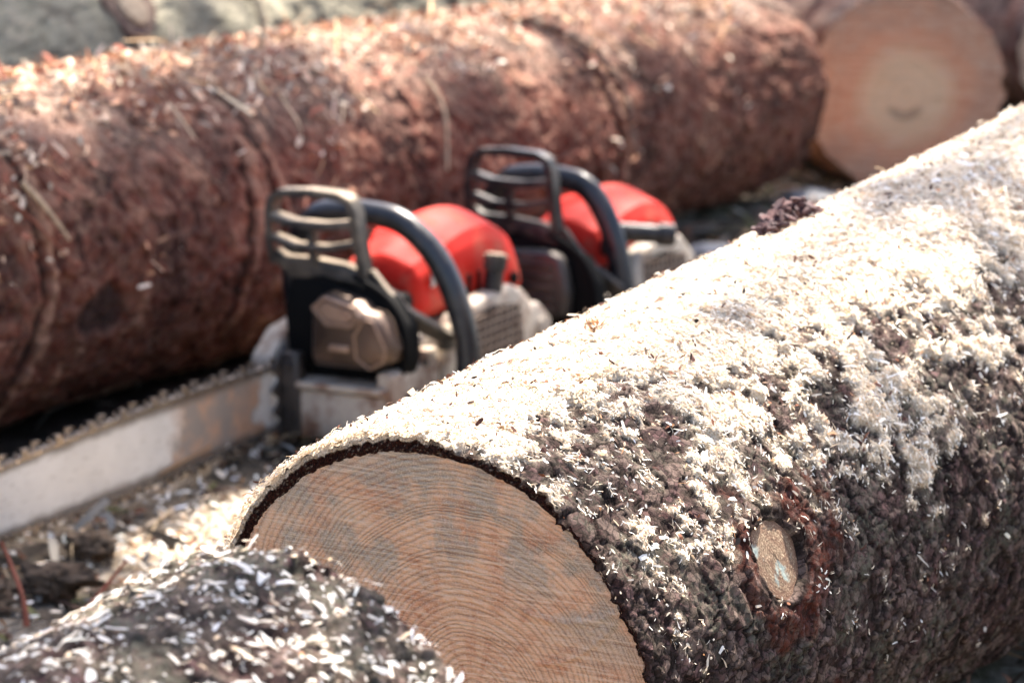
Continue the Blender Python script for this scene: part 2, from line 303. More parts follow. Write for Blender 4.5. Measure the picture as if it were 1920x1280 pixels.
class MB:
    def __init__(s): s.bm = bmesh.new()
    def prism(s, pts, d0, d1, axis='x', bevel=0, seg=2):
        """outline pts (2D) extruded along axis: x -> pts are (y,z); y -> (x,z); z -> (x,y)"""
        f = {'x': lambda p, d: (d, p[0], p[1]), 'y': lambda p, d: (p[0], d, p[1]), 'z': lambda p, d: (p[0], p[1], d)}[axis]
        bm = bmesh.new()
        a = [bm.verts.new(f(p, d0)) for p in pts]; b = [bm.verts.new(f(p, d1)) for p in pts]
        n = len(pts); bm.faces.new(a); bm.faces.new(b[::-1])
        for i in range(n): bm.faces.new((a[i], a[(i+1) % n], b[(i+1) % n], b[i]))
        bmesh.ops.recalc_face_normals(bm, faces=bm.faces)
        if bevel: bmesh.ops.bevel(bm, geom=[e for e in bm.edges if e.calc_face_angle(0) > .35], offset=bevel, segments=seg, affect='EDGES', profile=.5)
        s.add(bm); return s
    def box(s, x0, x1, y0, y1, z0, z1, bevel=.002):
        return s.prism([(y0, z0), (y1, z0), (y1, z1), (y0, z1)], x0, x1, 'x', bevel)
    def add(s, bm, mat=None):
        me = bpy.data.meshes.new('tmp'); bm.to_mesh(me); bm.free()
        if mat is not None: me.transform(mat)
        s.bm.from_mesh(me); bpy.data.meshes.remove(me)
    def cyl(s, p0, p1, r0, r1=None, n=24, bevel=.0):
        r1 = r0 if r1 is None else r1; p0, p1 = Vector(p0), Vector(p1); d = p1-p0
        bm = bmesh.new(); bmesh.ops.create_cone(bm, cap_ends=True, segments=n, radius1=r0, radius2=r1, depth=d.length)
        if bevel: bmesh.ops.bevel(bm, geom=[e for e in bm.edges if e.calc_face_angle(0) > .8], offset=bevel, segments=2, affect='EDGES')
        s.add(bm, Matrix.Translation((p0+p1)/2) @ d.to_track_quat('Z', 'Y').to_matrix().to_4x4()); return s
    def tube(s, pts, rad, n=16, flat=1.0, up=Vector((0, 0, 1)), res=8):
        pts = [Vector(p) for p in pts]; P = []
        ext = [2*pts[0]-pts[1]]+pts+[2*pts[-1]-pts[-2]]
        rads = rad if isinstance(rad, (list, tuple)) else [rad]*len(pts); Rr = []
        for i in range(len(pts)-1):
            a, b, c, d = ext[i:i+4]
            for k in range(res):
                t = k/res
                P.append(.5*((2*b)+(c-a)*t+(2*a-5*b+4*c-d)*t*t+(3*b-a-3*c+d)*t**3)); Rr.append(rads[i]*(1-t)+rads[i+1]*t)
        P.append(pts[-1]); Rr.append(rads[-1])
        bm = bmesh.new(); rings = []; nrm = None
        for i, p in enumerate(P):
            tn = (P[min(i+1, len(P)-1)]-P[max(i-1, 0)]).normalized()
            if nrm is None: nrm = (up-tn*up.dot(tn)).normalized() if abs(up.dot(tn)) < .95 else tn.orthogonal().normalized()
            nrm = (nrm-tn*nrm.dot(tn)).normalized(); bn = tn.cross(nrm)
            rings.append([bm.verts.new(p+nrm*math.cos(2*math.pi*k/n)*Rr[i]*flat+bn*math.sin(2*math.pi*k/n)*Rr[i]) for k in range(n)])
        for a, b in zip(rings, rings[1:]):
            for k in range(n): bm.faces.new((a[k], a[(k+1) % n], b[(k+1) % n], b[k]))
        bm.faces.new(rings[0][::-1]); bm.faces.new(rings[-1])
        bmesh.ops.recalc_face_normals(bm, faces=bm.faces); s.add(bm); return s
    def loft(s, sections, subdiv=0):
        bm = bmesh.new(); rings = [[bm.verts.new(p) for p in sec] for sec in sections]; n = len(rings[0])
        for a, b in zip(rings, rings[1:]):
            for k in range(n): bm.faces.new((a[k], a[(k+1) % n], b[(k+1) % n], b[k]))
        bm.faces.new(rings[0][::-1]); bm.faces.new(rings[-1])
        bmesh.ops.recalc_face_normals(bm, faces=bm.faces)
        if subdiv:
            bmesh.ops.subdivide_edges(bm, edges=bm.edges[:], cuts=subdiv, use_grid_fill=True, smooth=.6)
        s.add(bm); return s
    def build(s, name, mat, parent=None, smooth=True, M4=None):
        me = bpy.data.meshes.new(name)
        if M4 is not None: s.bm.transform(M4)
        s.bm.to_mesh(me); s.bm.free(); me.materials.append(mat)
        for p in me.polygons: p.use_smooth = smooth
        if smooth: me.set_sharp_from_angle(angle=R(38))
        o = bpy.data.objects.new(name, me); COL.objects.link(o)
        if parent: o.parent = parent
        return o

# ------------------------------------------------------------------ logs
class Log:
    def __init__(s, P, skx=0, sky=0, warp=.012, seed=0):
        s.p0 = np.array(P[:3]); s.p1 = np.array(P[3:6]); s.r0, s.r1 = P[6:8]; s.seed = seed
        s.L = np.linalg.norm(s.p1-s.p0); s.a = (s.p1-s.p0)/s.L
        s.w = np.cross(s.a, [0, 0, 1]); s.w /= np.linalg.norm(s.w); s.u = np.cross(s.w, s.a)
        s.skx, s.sky, s.warp = skx, sky, warp
    def rad(s, S, PH):
        q = np.stack([np.cos(PH)*1.3, np.sin(PH)*1.3, S*2.2+0*PH], -1)+s.seed*7.7
        return (s.r0+(s.r1-s.r0)*S/s.L)*(1+s.warp*fbm(q, 2, s.seed))
    def pt(s, S, PH, h=0, s_end=0, keep=True):
        r = s.rad(S, PH)+h
        Sx = S+(s.r0*(s.skx*np.cos(PH)+s.sky*np.sin(PH)))*np.exp(-np.abs(S-s_end)/.25)
        return (s.p0+Sx[..., None]*s.a+(r*np.cos(PH))[..., None]*s.w+(r*np.sin(PH))[..., None]*s.u)
    def nrm(s, PH): return np.cos(PH)[..., None]*s.w+np.sin(PH)[..., None]*s.u
    def matrix(s, S=0, flip=False):
        """local X = w, Y = u, Z = outward (toward -a)"""
        z = s.a if flip else -s.a
        x = s.w if not flip else -s.w
        m = Matrix.Identity(4)
        for i in range(3):
            m[i][0] = x[i]; m[i][1] = s.u[i]; m[i][2] = z[i]
        return m

def spaced(a, b, n): return np.linspace(a, b, n)

def chips(P, N, Lm, Wm, col, mat, name, curl=.25, tilt=.5, seed=1, T0=None, align=0.0):
    """P,N (n,3): one thin curved shaving per point, 3 cross sections each"""
    rg = np.random.default_rng(seed); n = len(P)
    A = rg.normal(size=(n, 3));
    if T0 is not None: A = A+align*T0
    T = A-(A*N).sum(1)[:, None]*N; T /= np.linalg.norm(T, axis=1)[:, None]+1e-9
    B = np.cross(N, T)
    tl = rg.normal(size=n)*tilt; T2 = T*np.cos(tl)[:, None]+N*np.sin(tl)[:, None]
    rl = rg.normal(size=n)*tilt*1.2; NN = np.cross(T2, B); B2 = B*np.cos(rl)[:, None]+NN*np.sin(rl)[:, None]
    NN = np.cross(T2, B2)
    L = Lm*np.exp(rg.normal(size=n)*.38); W = Wm*np.exp(rg.normal(size=n)*.35); C = L*curl*rg.uniform(-.3, 1, n)
    V = np.empty((n, 3, 2, 3))
    for k, (t, wk) in enumerate(((-.5, .75), (0, 1), (.5, .55))):
        skew = rg.normal(size=n)*.18
        for j, sg in enumerate((-1, 1)):
            jit = rg.normal(size=n)*.10
            V[:, k, j] = P+T2*((t+jit)*L)[:, None]+B2*(W*.5*sg*(wk*(1+skew)))[:, None]+NN*(C*(.25-t*t)*2)[:, None]
    lift = (V.reshape(n, 6, 3)-P[:, None]) ; dz = (lift*N[:, None]).sum(-1).min(1); V = V.reshape(n, 6, 3)-(dz*.85)[:, None, None]*N[:, None]
    b = (np.arange(n)*6)[:, None]; F = np.concatenate([b+np.array([[0, 1, 3, 2]]), b+np.array([[2, 3, 5, 4]])], 1).reshape(-1, 4)
    cc = np.repeat(col, 6, axis=0)
    return np_mesh(name, V.reshape(-1, 3), F, mat, smooth=False, attrs={'col': cc})
def pal(n, cols, w, rg, var=.12):
    cols = np.array(cols); k = rg.choice(len(cols), n, p=np.array(w)/sum(w))
    return np.clip(cols[k]*(1+rg.normal(size=(n, 1))*var), 0, .92)
SHAV = [(.79, .69, .55), (.83, .77, .67), (.70, .54, .37), (.85, .82, .76), (.54, .29, .15)]

# ---- near log
NEAR = Log([-.0568, 2.5189, .1912, .4805, 3.4313, .2133, .1791, .2096], -.0, -.03, .014, 3)
KS, KP = .185, R(22.5)          # branch stub: along the log, round the log
def near_fields(S, PH, log=NEAR, knot=True, fine=1.0):
    r = .19
    q = np.stack([S, r*np.cos(PH), r*np.sin(PH)], -1)
    hA, cA, cid = plates(q, (34, 42, 42), 3, .0030, .0030, .009, 110)
    hB, cB, cB_id = plates(q+.3, (85, 100, 100), 13, .0013, .0012, .005, 150)
    m = sst(-.1, .25, fbm(q*11, 2, 19))
    relief = fbm(q*14, 3, 31)
    crack = np.clip(cA*(.45+.75*sst(-.2, .3, fbm(q*30, 2, 23)))+.7*cB*m, 0, 1)
    pit = sst(.28, .45, fbm(q*130, 2, 29))
    h = hA+hB-.0024*crack+.0011*fbm(q*300, 3, 41)+.0016*fbm(q*95, 3, 43)+.005*relief-.0014*pit
    crack = np.maximum(crack, .8*pit)
    cid = np.clip(.6*cid+.4*cB_id+.25*fbm(q*55, 3, 47), 0, 1)
    red = 0*S; rim = 0*S
    if knot:
        dx = (S-KS); dy = (PH-KP)*.195
        # elongated round the log
        wob = .006*fbm(q*50, 2, 77)
        d = np.sqrt((dx/1.02)**2+(dy)**2)+wob
        mound = np.exp(-(d/.075)**2)*.010
        swirl = np.sin(d*330+5*fbm(q*22, 2, 81))*.0008*sst(.034, .042, d)*(1-sst(.07, .10, d))
        sl = sst(.030, .038, d)
        h = h*(.6+.4*sst(.035, .085, d))+mound+swirl+.0012*np.exp(-((d-.043)/.006)**2)-.002*np.exp(-((d-.0335)/.003)**2)
        side = sst(-.3, .9, (dx*1.2-dy)/(d+.01)+.6*fbm(q*30, 2, 88))
        red = sst(-.15, .45, fbm(q*38, 4, 90)+.42+.35*side-sst(.045, .085, d)*1.25)*sl
        dx2 = S-(KS+.085); dy2 = (PH-(KP-R(0)))*.195; d2 = np.sqrt((dx2/.30)**2+(dy2/1.3)**2)
        red = np.maximum(red, (1-sst(.022, .05, d2+.02*fbm(q*45, 2, 93)))*sst(-.35, .1, fbm(q*60, 2, 95)))
        crack = np.maximum(crack, .9*np.exp(-((d-.0345)/.003)**2))
        hole = 1-sst(.028, .032, d)
        h = h-.012*hole
    return q, h, crack, cid, red, relief
def near_cover(S, PH, q):
    """how thickly sawdust lies: 0..1"""
    pd = np.degrees(PH)
    lim = 52-36*np.clip(S/.75, 0, 1)-4*np.exp(-((S-.13)/.07)**2)
    cl = fbm(q*17, 3, 55); fi = fbm(q*48, 3, 57)+.5*fbm(q*130, 2, 58)
    base = (pd-lim)/38+1.0*cl+1.5*fi
    far = (1-sst(176, 196, pd))
    patch = .42*sst(.45, .9, S)*(1-sst(35, 105, pd))
    solid = .35*sst(62, 95, pd)
    return np.clip((base-patch)*.75+.10+solid, 0, 1)*far

def build_near():
    root = empty('sawn_log', tuple(NEAR.p0-np.array([0, 0, .18])), 'big front log with a ringed cut end facing us, thickly strewn with sawdust', 'log', 'felled logs')
    ns, npn = 760, 560
    S1 = np.concatenate([np.linspace(0, .95, 640), np.linspace(.96, 1.5, 70)])
    PH1 = np.radians(np.concatenate([np.linspace(-62, 140, 500), np.linspace(141.5, 297, 70)]))
    S, PH = np.meshgrid(S1, PH1, indexing='ij')
    q, h, crack, cid, red, relief = near_fields(S, PH)
    cover = near_cover(S, PH, q)
    thick = sst(.35, .9, cover)
    h = h*(1-.55*thick)+thick*(.0035+.0028*fbm(q*75, 3, 61)+.0015*fbm(q*300, 2, 62))
    ragged = .0035*fbm(q*90, 3, 65)+.002*fbm(q*300, 2, 66)
    edgef = np.exp(-S/.004)
    h = h-.0025*edgef+ragged*np.exp(-S/.02)*.5
    Sx = S+ragged*np.exp(-S/.006)
    rim = np.exp(-(S/.0035)**2)*(.6+.6*fbm(q*120, 2, 67))
    lichen = sst(.0, .5, fbm(q*26, 3, 71)+.02)*.6
    P = NEAR.pt(Sx, PH, h)-np.array(root.location)
    dust = np.clip(cover**1.3*1.25-.3*crack*(1-thick)+.04*sst(-20, 60, np.degrees(PH))*(fbm(q*30, 3, 72) > -.1), 0, 1)
    F = grid_faces(len(S1), len(PH1), True)
    at = {'bark': np.stack([cid, crack*.85, dust], -1).reshape(-1, 3), 'tint': np.stack([red, rim*.9, lichen*(1-crack)], -1).reshape(-1, 3)}
    b = np_mesh('bark', P, F, M['bark'], root, attrs=at)
    # annulus of sawn bark at the end
    PHa = np.radians(np.linspace(0, 360, 1100, endpoint=False))
    K = 12; kk = np.linspace(0, 1, K)
    SS, PP = np.meshgrid(kk, PHa, indexing='ij')
    q0 = np.stack([0*PP, .19*np.cos(PP), .19*np.sin(PP)], -1)
    _, h0, _, _, _, _ = near_fields(0*PP, PP)
    cov0 = near_cover(0*PP, PP, q0); t0 = sst(.35, .9, cov0); h0 = h0*(1-.55*t0)+t0*(.0035+.0028*fbm(q0*75, 3, 61))
    rg0 = .0035*fbm(q0*90, 3, 65)+.002*fbm(q0*300, 2, 66)
    h0 = h0-.0025+rg0*.5
    th = .0088+.003*fbm(q0*16, 2, 68)+.0016*fbm(q0*140, 3, 74)
    qk = q0+SS[..., None]*np.array([.03, 0, 0])
    s_off = (1-SS)*rg0+SS*.002+.0055*fbm((q0+SS[..., None]*.008)*300, 3, 69)*np.sin(SS*math.pi)
    hh = h0*(1-SS)-SS*th-.001*np.sin(SS*math.pi)
    Pa = NEAR.pt(s_off*1.0, PP, hh)-np.array(root.location)
    sp = 1-np.abs(SS*2-1)
    at = {'bark': np.stack([0*SS, 0*SS, .55*t0*(SS < .25)+.30*(fbm(qk*500, 2, 70) > .38)], -1).reshape(-1, 3), 'tint': np.stack([0*SS, 0*SS+1, 0*SS], -1).reshape(-1, 3)}
    np_mesh('bark_rim', Pa, grid_faces(K, len(PHa), True), M['bark'], root, attrs=at)
    # wood face, local XY disc
    Kr = 150
    rr = np.linspace(0.002, 1, Kr); SS, PP = np.meshgrid(rr, PHa[::2], indexing='ij')
    q0 = np.stack([0*PP, .19*np.cos(PP), .19*np.sin(PP)], -1)
    _, h0, _, _, _, _ = near_fields(0*PP, PP); cov0 = near_cover(0*PP, PP, q0); t0 = sst(.35, .9, cov0); h0 = h0*(1-.55*t0)+t0*(.0035+.0028*fbm(q0*75, 3, 61))
    rg0 = .0035*fbm(q0*90, 3, 65)+.002*fbm(q0*300, 2, 66)
    Rr = (NEAR.rad(0*PP, PP)-(.0088+.003*fbm(q0*16, 2, 68)+.0016*fbm(q0*140, 3, 74))+.0006)*SS
    X = Rr*np.cos(PP); Y = Rr*np.sin(PP)
    sk = NEAR.r0*(NEAR.skx*np.cos(PP)+NEAR.sky*np.sin(PP))*SS
    qq = np.stack([X, Y, 0*X], -1)
    sc = (X*.5+Y*.86)
    cr = np.abs(Y-(.034+9.7*(X-.085)**2)); crm = np.exp(-(cr/.0016)**2)*sst(.083, .09, X)*(1-sst(.165, .172, X))
    cr2 = np.abs(Y-(.066+6*(X-.10)**2)); crm = np.maximum(crm, np.exp(-(cr2/.0013)**2)*sst(.068, .078, X)*(1-sst(.145, .155, X)))
    inside = sst(0, .004, Y-(.034+9.7*(X-.085)**2))*(1-sst(0, .004, Y-(.066+6*(X-.10)**2)))*sst(.08, .09, X); crm = crm+inside*.5*np.abs(np.sin((Y-6*(X-.1)**2)*520))
    Z = -sk-.002+.00035*np.sin(sc*900+3*fbm(qq*20, 2, 3))+.0005*fbm(qq*400, 2, 5)+.0006*fbm(qq*60, 3, 6)+.0018*crm
    o = np_mesh('cut_face', np.stack([X, Y, Z], -1), grid_faces(Kr, SS.shape[1], True), M['cut'], root)
    o.matrix_local = NEAR.matrix(); o.location = NEAR.p0-np.array(root.location)
    # branch stub
    kn = MB(); bmk = bmesh.new()
    nP = 64; nR = 26; vs = []
    for i in range(nR+1):
        f = max(i, .2)/nR
        row = []
        for k in range(nP):
            an = 2*math.pi*k/nP; wv = 1+.05*math.sin(3*an+1)+.03*math.sin(7*an)
            x = f*.0305*math.cos(an)*wv; y = f*.030*math.sin(an)*wv
            z = -.0008+random.uniform(-.0002, .0002)-.001*f*f-(.006 if i == nR else 0)
            row.append(bmk.verts.new((x, y, z)))
        vs.append(row)
    for a, bb in zip(vs, vs[1:]):
        for k in range(nP): bmk.faces.new((a[k], a[(k+1) % nP], bb[(k+1) % nP], bb[k]))
    bmk.faces.new(vs[0])
    side = [bmk.verts.new((v.co.x*1.03, v.co.y*1.03, -.012)) for v in vs[-1]]
    for k in range(nP): bmk.faces.new((vs[-1][k], vs[-1][(k+1) % nP], side[(k+1) % nP], side[k]))
    bmesh.ops.recalc_face_normals(bmk, faces=bmk.faces)
    kn.add(bmk); ko = kn.build('branch_stub', M['knot'], root)
    n = NEAR.nrm(np.array(KP)); x = NEAR.a; y = np.cross(n, x)
    m = Matrix.Identity(4)
    base = NEAR.pt(np.array(KS), np.array(KP), .0+.003)-np.array(root.location)
    for i in range(3): m[i][0], m[i][1], m[i][2], m[i][3] = x[i], y[i], n[i], base[i]
    ko.matrix_local = m
    # shavings
    rg = np.random.default_rng(5)
    def scatter(n, power, seed, smax=1.25):
        s_ = rg.uniform(-.002, smax, n*3); p_ = np.radians(rg.uniform(-25, 175, n*3))
        q_ = np.stack([s_, .19*np.cos(p_), .19*np.sin(p_)], -1)
        cv = near_cover(s_, p_, q_)
        pr = cv**power
        _, _, ck, _, _, _ = near_fields(s_, p_, knot=False)
        keep = rg.random(n*3) < pr
        s_, p_, q_, cv = s_[keep][:n], p_[keep][:n], q_[keep][:n], cv[keep][:n]
        _, h_, ck, _, _, _ = near_fields(s_, p_)
        th_ = sst(.35, .9, cv); h_ = h_*(1-.55*th_)+th_*(.0035+.0028*fbm(q_*75, 3, 61))
        return s_, p_, h_, cv
    s_, p_, h_, cv = scatter(200000, 1.7, 1)
    P = NEAR.pt(s_, p_, h_+cv*rg.random(len(s_))*.0035); N = NEAR.nrm(p_)
    print('fine chips', len(P))
    c = pal(len(P), SHAV, [5, 4, 3, 2, .6], rg)
    tag(chips(P, N, .0031, .0009, c, M['chip'], 'sawdust', .18, .20, 3), 'thick pale carpet of fine sawdust along the top of the big front log', 'sawdust', kind='stuff')
    s_, p_, h_, cv = scatter(11500, 2.0, 2)
    P = NEAR.pt(s_, p_, h_+cv*rg.random(len(s_))*.004+.0003); N = NEAR.nrm(p_)
    c = pal(len(P), SHAV, [4, 6, 1.5, 5, .3], rg)
    tag(chips(P, N, .0066, .0021, c, M['chip'], 'wood_shavings', .3, .20, 4), 'creamy wood shavings curled over the sawdust of the big front log', 'wood shavings', kind='stuff')
    # stray ones lower down
    n = 1300; s_ = rg.uniform(0, .95, n*8); p_ = np.radians(rg.uniform(-35, 60, n*8)); q_ = np.stack([s_, .19*np.cos(p_), .19*np.sin(p_)], -1)
    k = (fbm(q_*26, 3, 99) > .34-.42*sst(0, 40, np.degrees(p_))) ; s_, p_ = s_[k][:n], p_[k][:n]
    _, h_, _, _, _, _ = near_fields(s_, p_)
    c = pal(len(s_), SHAV, [3, 5, 2, 6, .3], rg)
    tag(chips(NEAR.pt(s_, p_, h_+.0004), NEAR.nrm(p_), .0042, .0012, c, M['chip'], 'wood_shavings', .35, .5, 6), 'stray pale shavings stuck on the bare dark bark of the big front log', 'wood shavings', kind='stuff')
    # dark bark crumbs
    s_, p_, h_, cv = scatter(2600, .3, 3)
    c = pal(len(s_), [(.09, .04, .03), (.22, .09, .05), (.05, .04, .035), (.16, .10, .07)], [3, 1.5, 2, 2], rg)
    tag(chips(NEAR.pt(s_, p_, h_+.003+cv*.002), NEAR.nrm(p_), .0036, .0018, c, M['litter'], 'bark_crumbs', .3, .4, 7), 'dark brown bark crumbs scattered in the sawdust on the big front log', 'bark crumbs', kind='stuff')
    return root

def mat_knot():
    t = NT('branch_stub_wood'); tc = t.t.nodes.new('ShaderNodeTexCoord')
    w = t.n('ShaderNodeTexWave', Scale=30, Distortion=14, Detail=5); w.bands_direction = 'DIAGONAL'; t.l(tc.outputs['Object'], w.inputs[0])
    n = t.noise(90, 4); n2 = t.noise(34, 3)
    f = t.noise(600, 4, .75); c = t.mix(n.outputs[0], (.20, .13, .07), (.30, .22, .14)); c = t.mix(t.math('MULTIPLY', w.outputs[0], .75), c, (.13, .06, .03))
    vl = t.n('ShaderNodeVectorMath'); vl.operation = 'LENGTH'; t.l(tc.outputs['Object'], vl.inputs[0]); rr = t.math('FRACT', t.math('ADD', t.math('MULTIPLY', vl.outputs['Value'], 420.), t.math('MULTIPLY', n2.outputs[0], 3.)))
    c = t.mix(t.ramp(rr, [(0, (.9, .9, .9)), (.3, (0, 0, 0)), (.7, (0, 0, 0)), (1, (.9, .9, .9))]), c, (.09, .04, .02)); c = t.mix(t.ramp(vl.outputs['Value'], [(.022, (0, 0, 0)), (.029, (.8, .8, .8))]), c, (.16, .07, .035)); c = t.mix(t.ramp(f.outputs[0], [(.35, (.8, .8, .8)), (.5, (0, 0, 0))]), c, (.10, .05, .03)); c = t.mix(t.ramp(f.outputs[0], [(.55, (0, 0, 0)), (.68, (.7, .7, .7))]), c, (.62, .48, .32))
    c = t.mix(t.ramp(n2.outputs[0], [(.58, (0, 0, 0)), (.64, (.7, .7, .7))]), c, (.27, .37, .35))
    t.col(c); t.rough(.8); t.bump(f.outputs[0], .6, .0008); return t.m
M['knot'] = mat_knot()

# ---- foreground log (lower left)
FORE = Log([-.1188, 2.1433, .2225, .3103, 2.909, .222, .178, .178], -.19, -.10, .014, 9)
FORE_TAPER = .055
def fore_fields(S, PH):
    q = np.stack([S, .18*np.cos(PH), .18*np.sin(PH)], -1)+3.7
    hA, cA, cid = plates(q, (32, 42, 42), 23, .0048, .0038)
    hB, cB, idB = plates(q+.3, (85, 100, 100), 33, .0016, .0014, .004, 120)
    crack = np.clip(cA*(.3+.7*sst(-.2, .3, fbm(q*30, 2, 23)))+.4*cB, 0, 1)
    h = hA+hB-.0018*crack+.0012*fbm(q*240, 3, 41)+.0016*fbm(q*95, 3, 43)+.004*fbm(q*14, 3, 31)
    cid = np.clip(.6*cid+.4*idB+.25*fbm(q*55, 3, 47), 0, 1)
    return q, h+FORE_TAPER*S, crack, cid
def build_fore():
    root = empty('mossy_log', tuple(FORE.p0-np.array([0, 0, .2])), 'log at bottom left in front of the cut end, dark bark dotted with white chips', 'log', 'felled logs')
    S1 = np.concatenate([np.linspace(-1.2, -.72, 60), np.linspace(-.715, 0, 430)])
    PH1 = np.radians(np.concatenate([np.linspace(-30, 170, 420), np.linspace(172, 328, 60)]))
    S, PH = np.meshgrid(S1, PH1, indexing='ij'); q, h, crack, cid = fore_fields(S, PH)
    rag = .003*fbm(q*90, 3, 65)*np.exp(S/.01); h = h-.003*np.exp(S/.004)+.004*fbm(q*60, 2, 8)*np.exp(S/.01)
    P = FORE.pt(S+rag, PH, h)-np.array(root.location)
    dust = np.clip(.10+.45*fbm(q*40, 3, 72), 0, 1)*sst(10, 60, np.degrees(PH))*.7
    lich = .8*sst(-.05, .35, fbm(q*24, 3, 71))
    at = {'bark': np.stack([cid, crack*.85, dust], -1).reshape(-1, 3), 'tint': np.stack([0*S, np.exp(-(S/.004)**2)*.8, lich], -1).reshape(-1, 3)}
    np_mesh('bark', P, grid_faces(len(S1), len(PH1), True), M['bark'], root, attrs=at)
    PHc = PH1; rr = np.linspace(.02, 1, 12); A, B = np.meshgrid(rr, PHc, indexing='ij')
    _, h0, _, _ = fore_fields(0*B, B); h0 = h0-.003+.004*fbm(np.stack([0*B, .18*np.cos(B), .18*np.sin(B)], -1)*60+3.7*60, 2, 8)
    Rr = (FORE.rad(0*B, B)+h0)*A; X = -Rr*np.cos(B); Y = Rr*np.sin(B); sk = FORE.r0*(FORE.skx*np.cos(B)+FORE.sky*np.sin(B))*A
    o = np_mesh('cut_face', np.stack([X, Y, sk+.0], -1), grid_faces(12, len(PHc), True), M['cut2'], root)
    o.matrix_local = FORE.matrix(flip=True); o.location = FORE.p0-np.array(root.location)
    rg = np.random.default_rng(15)
    def sc(n, L, W, name, label, seed, thr):
        s_ = rg.uniform(-.75, 0, n*4); p_ = np.radians(rg.uniform(5, 165, n*4)); q_ = np.stack([s_, .18*np.cos(p_), .18*np.sin(p_)], -1)
        k = rg.random(n*4) < sst(thr, thr+.5, fbm(q_*28, 3, 120)+.35*sst(20, 60, np.degrees(p_))+.35*sst(90, 110, np.degrees(p_))+.4*sst(-.12, -.02, s_)); s_, p_ = s_[k][:n], p_[k][:n]
        _, h_, _, _ = fore_fields(s_, p_)
        c = pal(len(s_), SHAV, [3, 6, 1.5, 7, .2], rg)
        print(name, len(s_))
        tag(chips(FORE.pt(s_, p_, h_+.0014), FORE.nrm(p_), L, W, c, M['chip'], name, .3, .22, seed), label, 'wood shavings' if 'shav' in name else 'sawdust', kind='stuff')
    sc(1900, .0076, .0031, 'wood_shavings', 'large white wood chips scattered over the log at bottom left', 31, -.25)
    sc(6500, .0034, .0013, 'sawdust', 'fine sawdust flecks over the log at bottom left', 32, -.2)
    return root
M['cut2'] = mat_cut('centred_sawn_face', pith=(.0, .0))  # same wood colours as the near log's face, pith centred

# ---- back logs
def build_back(log, name, label, S1, ends, mat, seed, rings=(), knot=None, facemat=None, ring_depth=.013, hole=None, npn=220, litter=.5):
    root = empty(name, tuple(log.p0-np.array([0, 0, log.r0])), label, 'log', 'felled logs')
    PH1 = np.radians(np.concatenate([np.linspace(-60, 120, npn), np.linspace(123, 297, 40)]))
    S, PH = np.meshgrid(S1, PH1, indexing='ij')
    q = np.stack([S, .18*np.cos(PH), .18*np.sin(PH)], -1)+seed*1.3
    hA, cA, cid = plates(q, (26, 36, 36), seed, .006, .0045, .008)
    hB, cB, idB = plates(q+.7, (60, 75, 75), seed+40, .003, .002, .006, 100)
    crack = np.clip(.55*cA*sst(-.2, .3, fbm(q*20, 2, 23))+.35*cB, 0, 1)
    patch = fbm(q*6, 3, seed+3)
    h = hA+hB-.002*crack+.006*patch+.002*fbm(q*90, 3, seed+5)
    tone = np.clip(.45+.7*fbm(q*18, 4, seed+8)+.4*(cid-.5)+.4*(idB-.5), 0, 1)
    for rs, tw, d0, d1 in rings:      # grown-over whorl seams running round the log
        c = rs+tw*np.sin(PH*1.6)+.010*fbm(np.stack([PH*3, 0*PH, 0*PH+rs], -1), 2, 4)
        on = sst(d0-6, d0+6, np.degrees(PH))*(1-sst(d1-6, d1+6, np.degrees(PH)))
        g = np.exp(-((S-c)/.0038)**2)*on; h = h-ring_depth*g+.005*np.exp(-((S-c-.013)/.007)**2)*on
        crack = np.maximum(crack, np.minimum(1, 1.5*g)); crack = crack*(1-.9*np.exp(-((S-c-.014)/.006)**2)*on); tone = np.clip(tone+.9*np.exp(-((S-c-.014)/.006)**2)*on, 0, 1)
    if hole:
        d = np.sqrt(((S-hole[0])/.040)**2+((PH-R(hole[1]))*.18/.028)**2)+.35*fbm(q*30, 2, 2)
        g = 1-sst(.75, 1.1, d); h = h-.006*g; crack = np.maximum(crack, g*.75)
    dust = np.clip(litter*(.6+1.2*fbm(q*24, 3, seed+9)), 0, 1)*sst(20, 75, np.degrees(PH))
    for e in ends: h = h-.004*np.exp(-np.abs(S-e)/.005)
    P = log.pt(S, PH, h, s_end=ends[0] if ends else 99)-np.array(root.location)
    at = {'bark': np.stack([tone, crack, dust], -1).reshape(-1, 3)}
    np_mesh('bark', P, grid_faces(len(S1), len(PH1), True), mat, root, attrs=at)
    for e in ends:
        j = 0 if abs(S1[0]-e) < abs(S1[-1]-e) else -1
        ring = P[j]+np.array(root.location); flip = j == -1
        c = log.p0+log.a*e; Mx = log.matrix(flip=flip); inv = np.array(Mx.to_3x3().inverted())
        rl = (ring-c) @ inv.T; rr = np.linspace(.01, 1, 24)
        V = rl[None]*rr[:, None, None]; V[..., 2] = rl[None, :, 2]*rr[:, None]+.0
        o = np_mesh('cut_face', V, grid_faces(24, len(PH1), True), facemat, root); o.matrix_local = Mx; o.location = c-np.array(root.location)
    return root

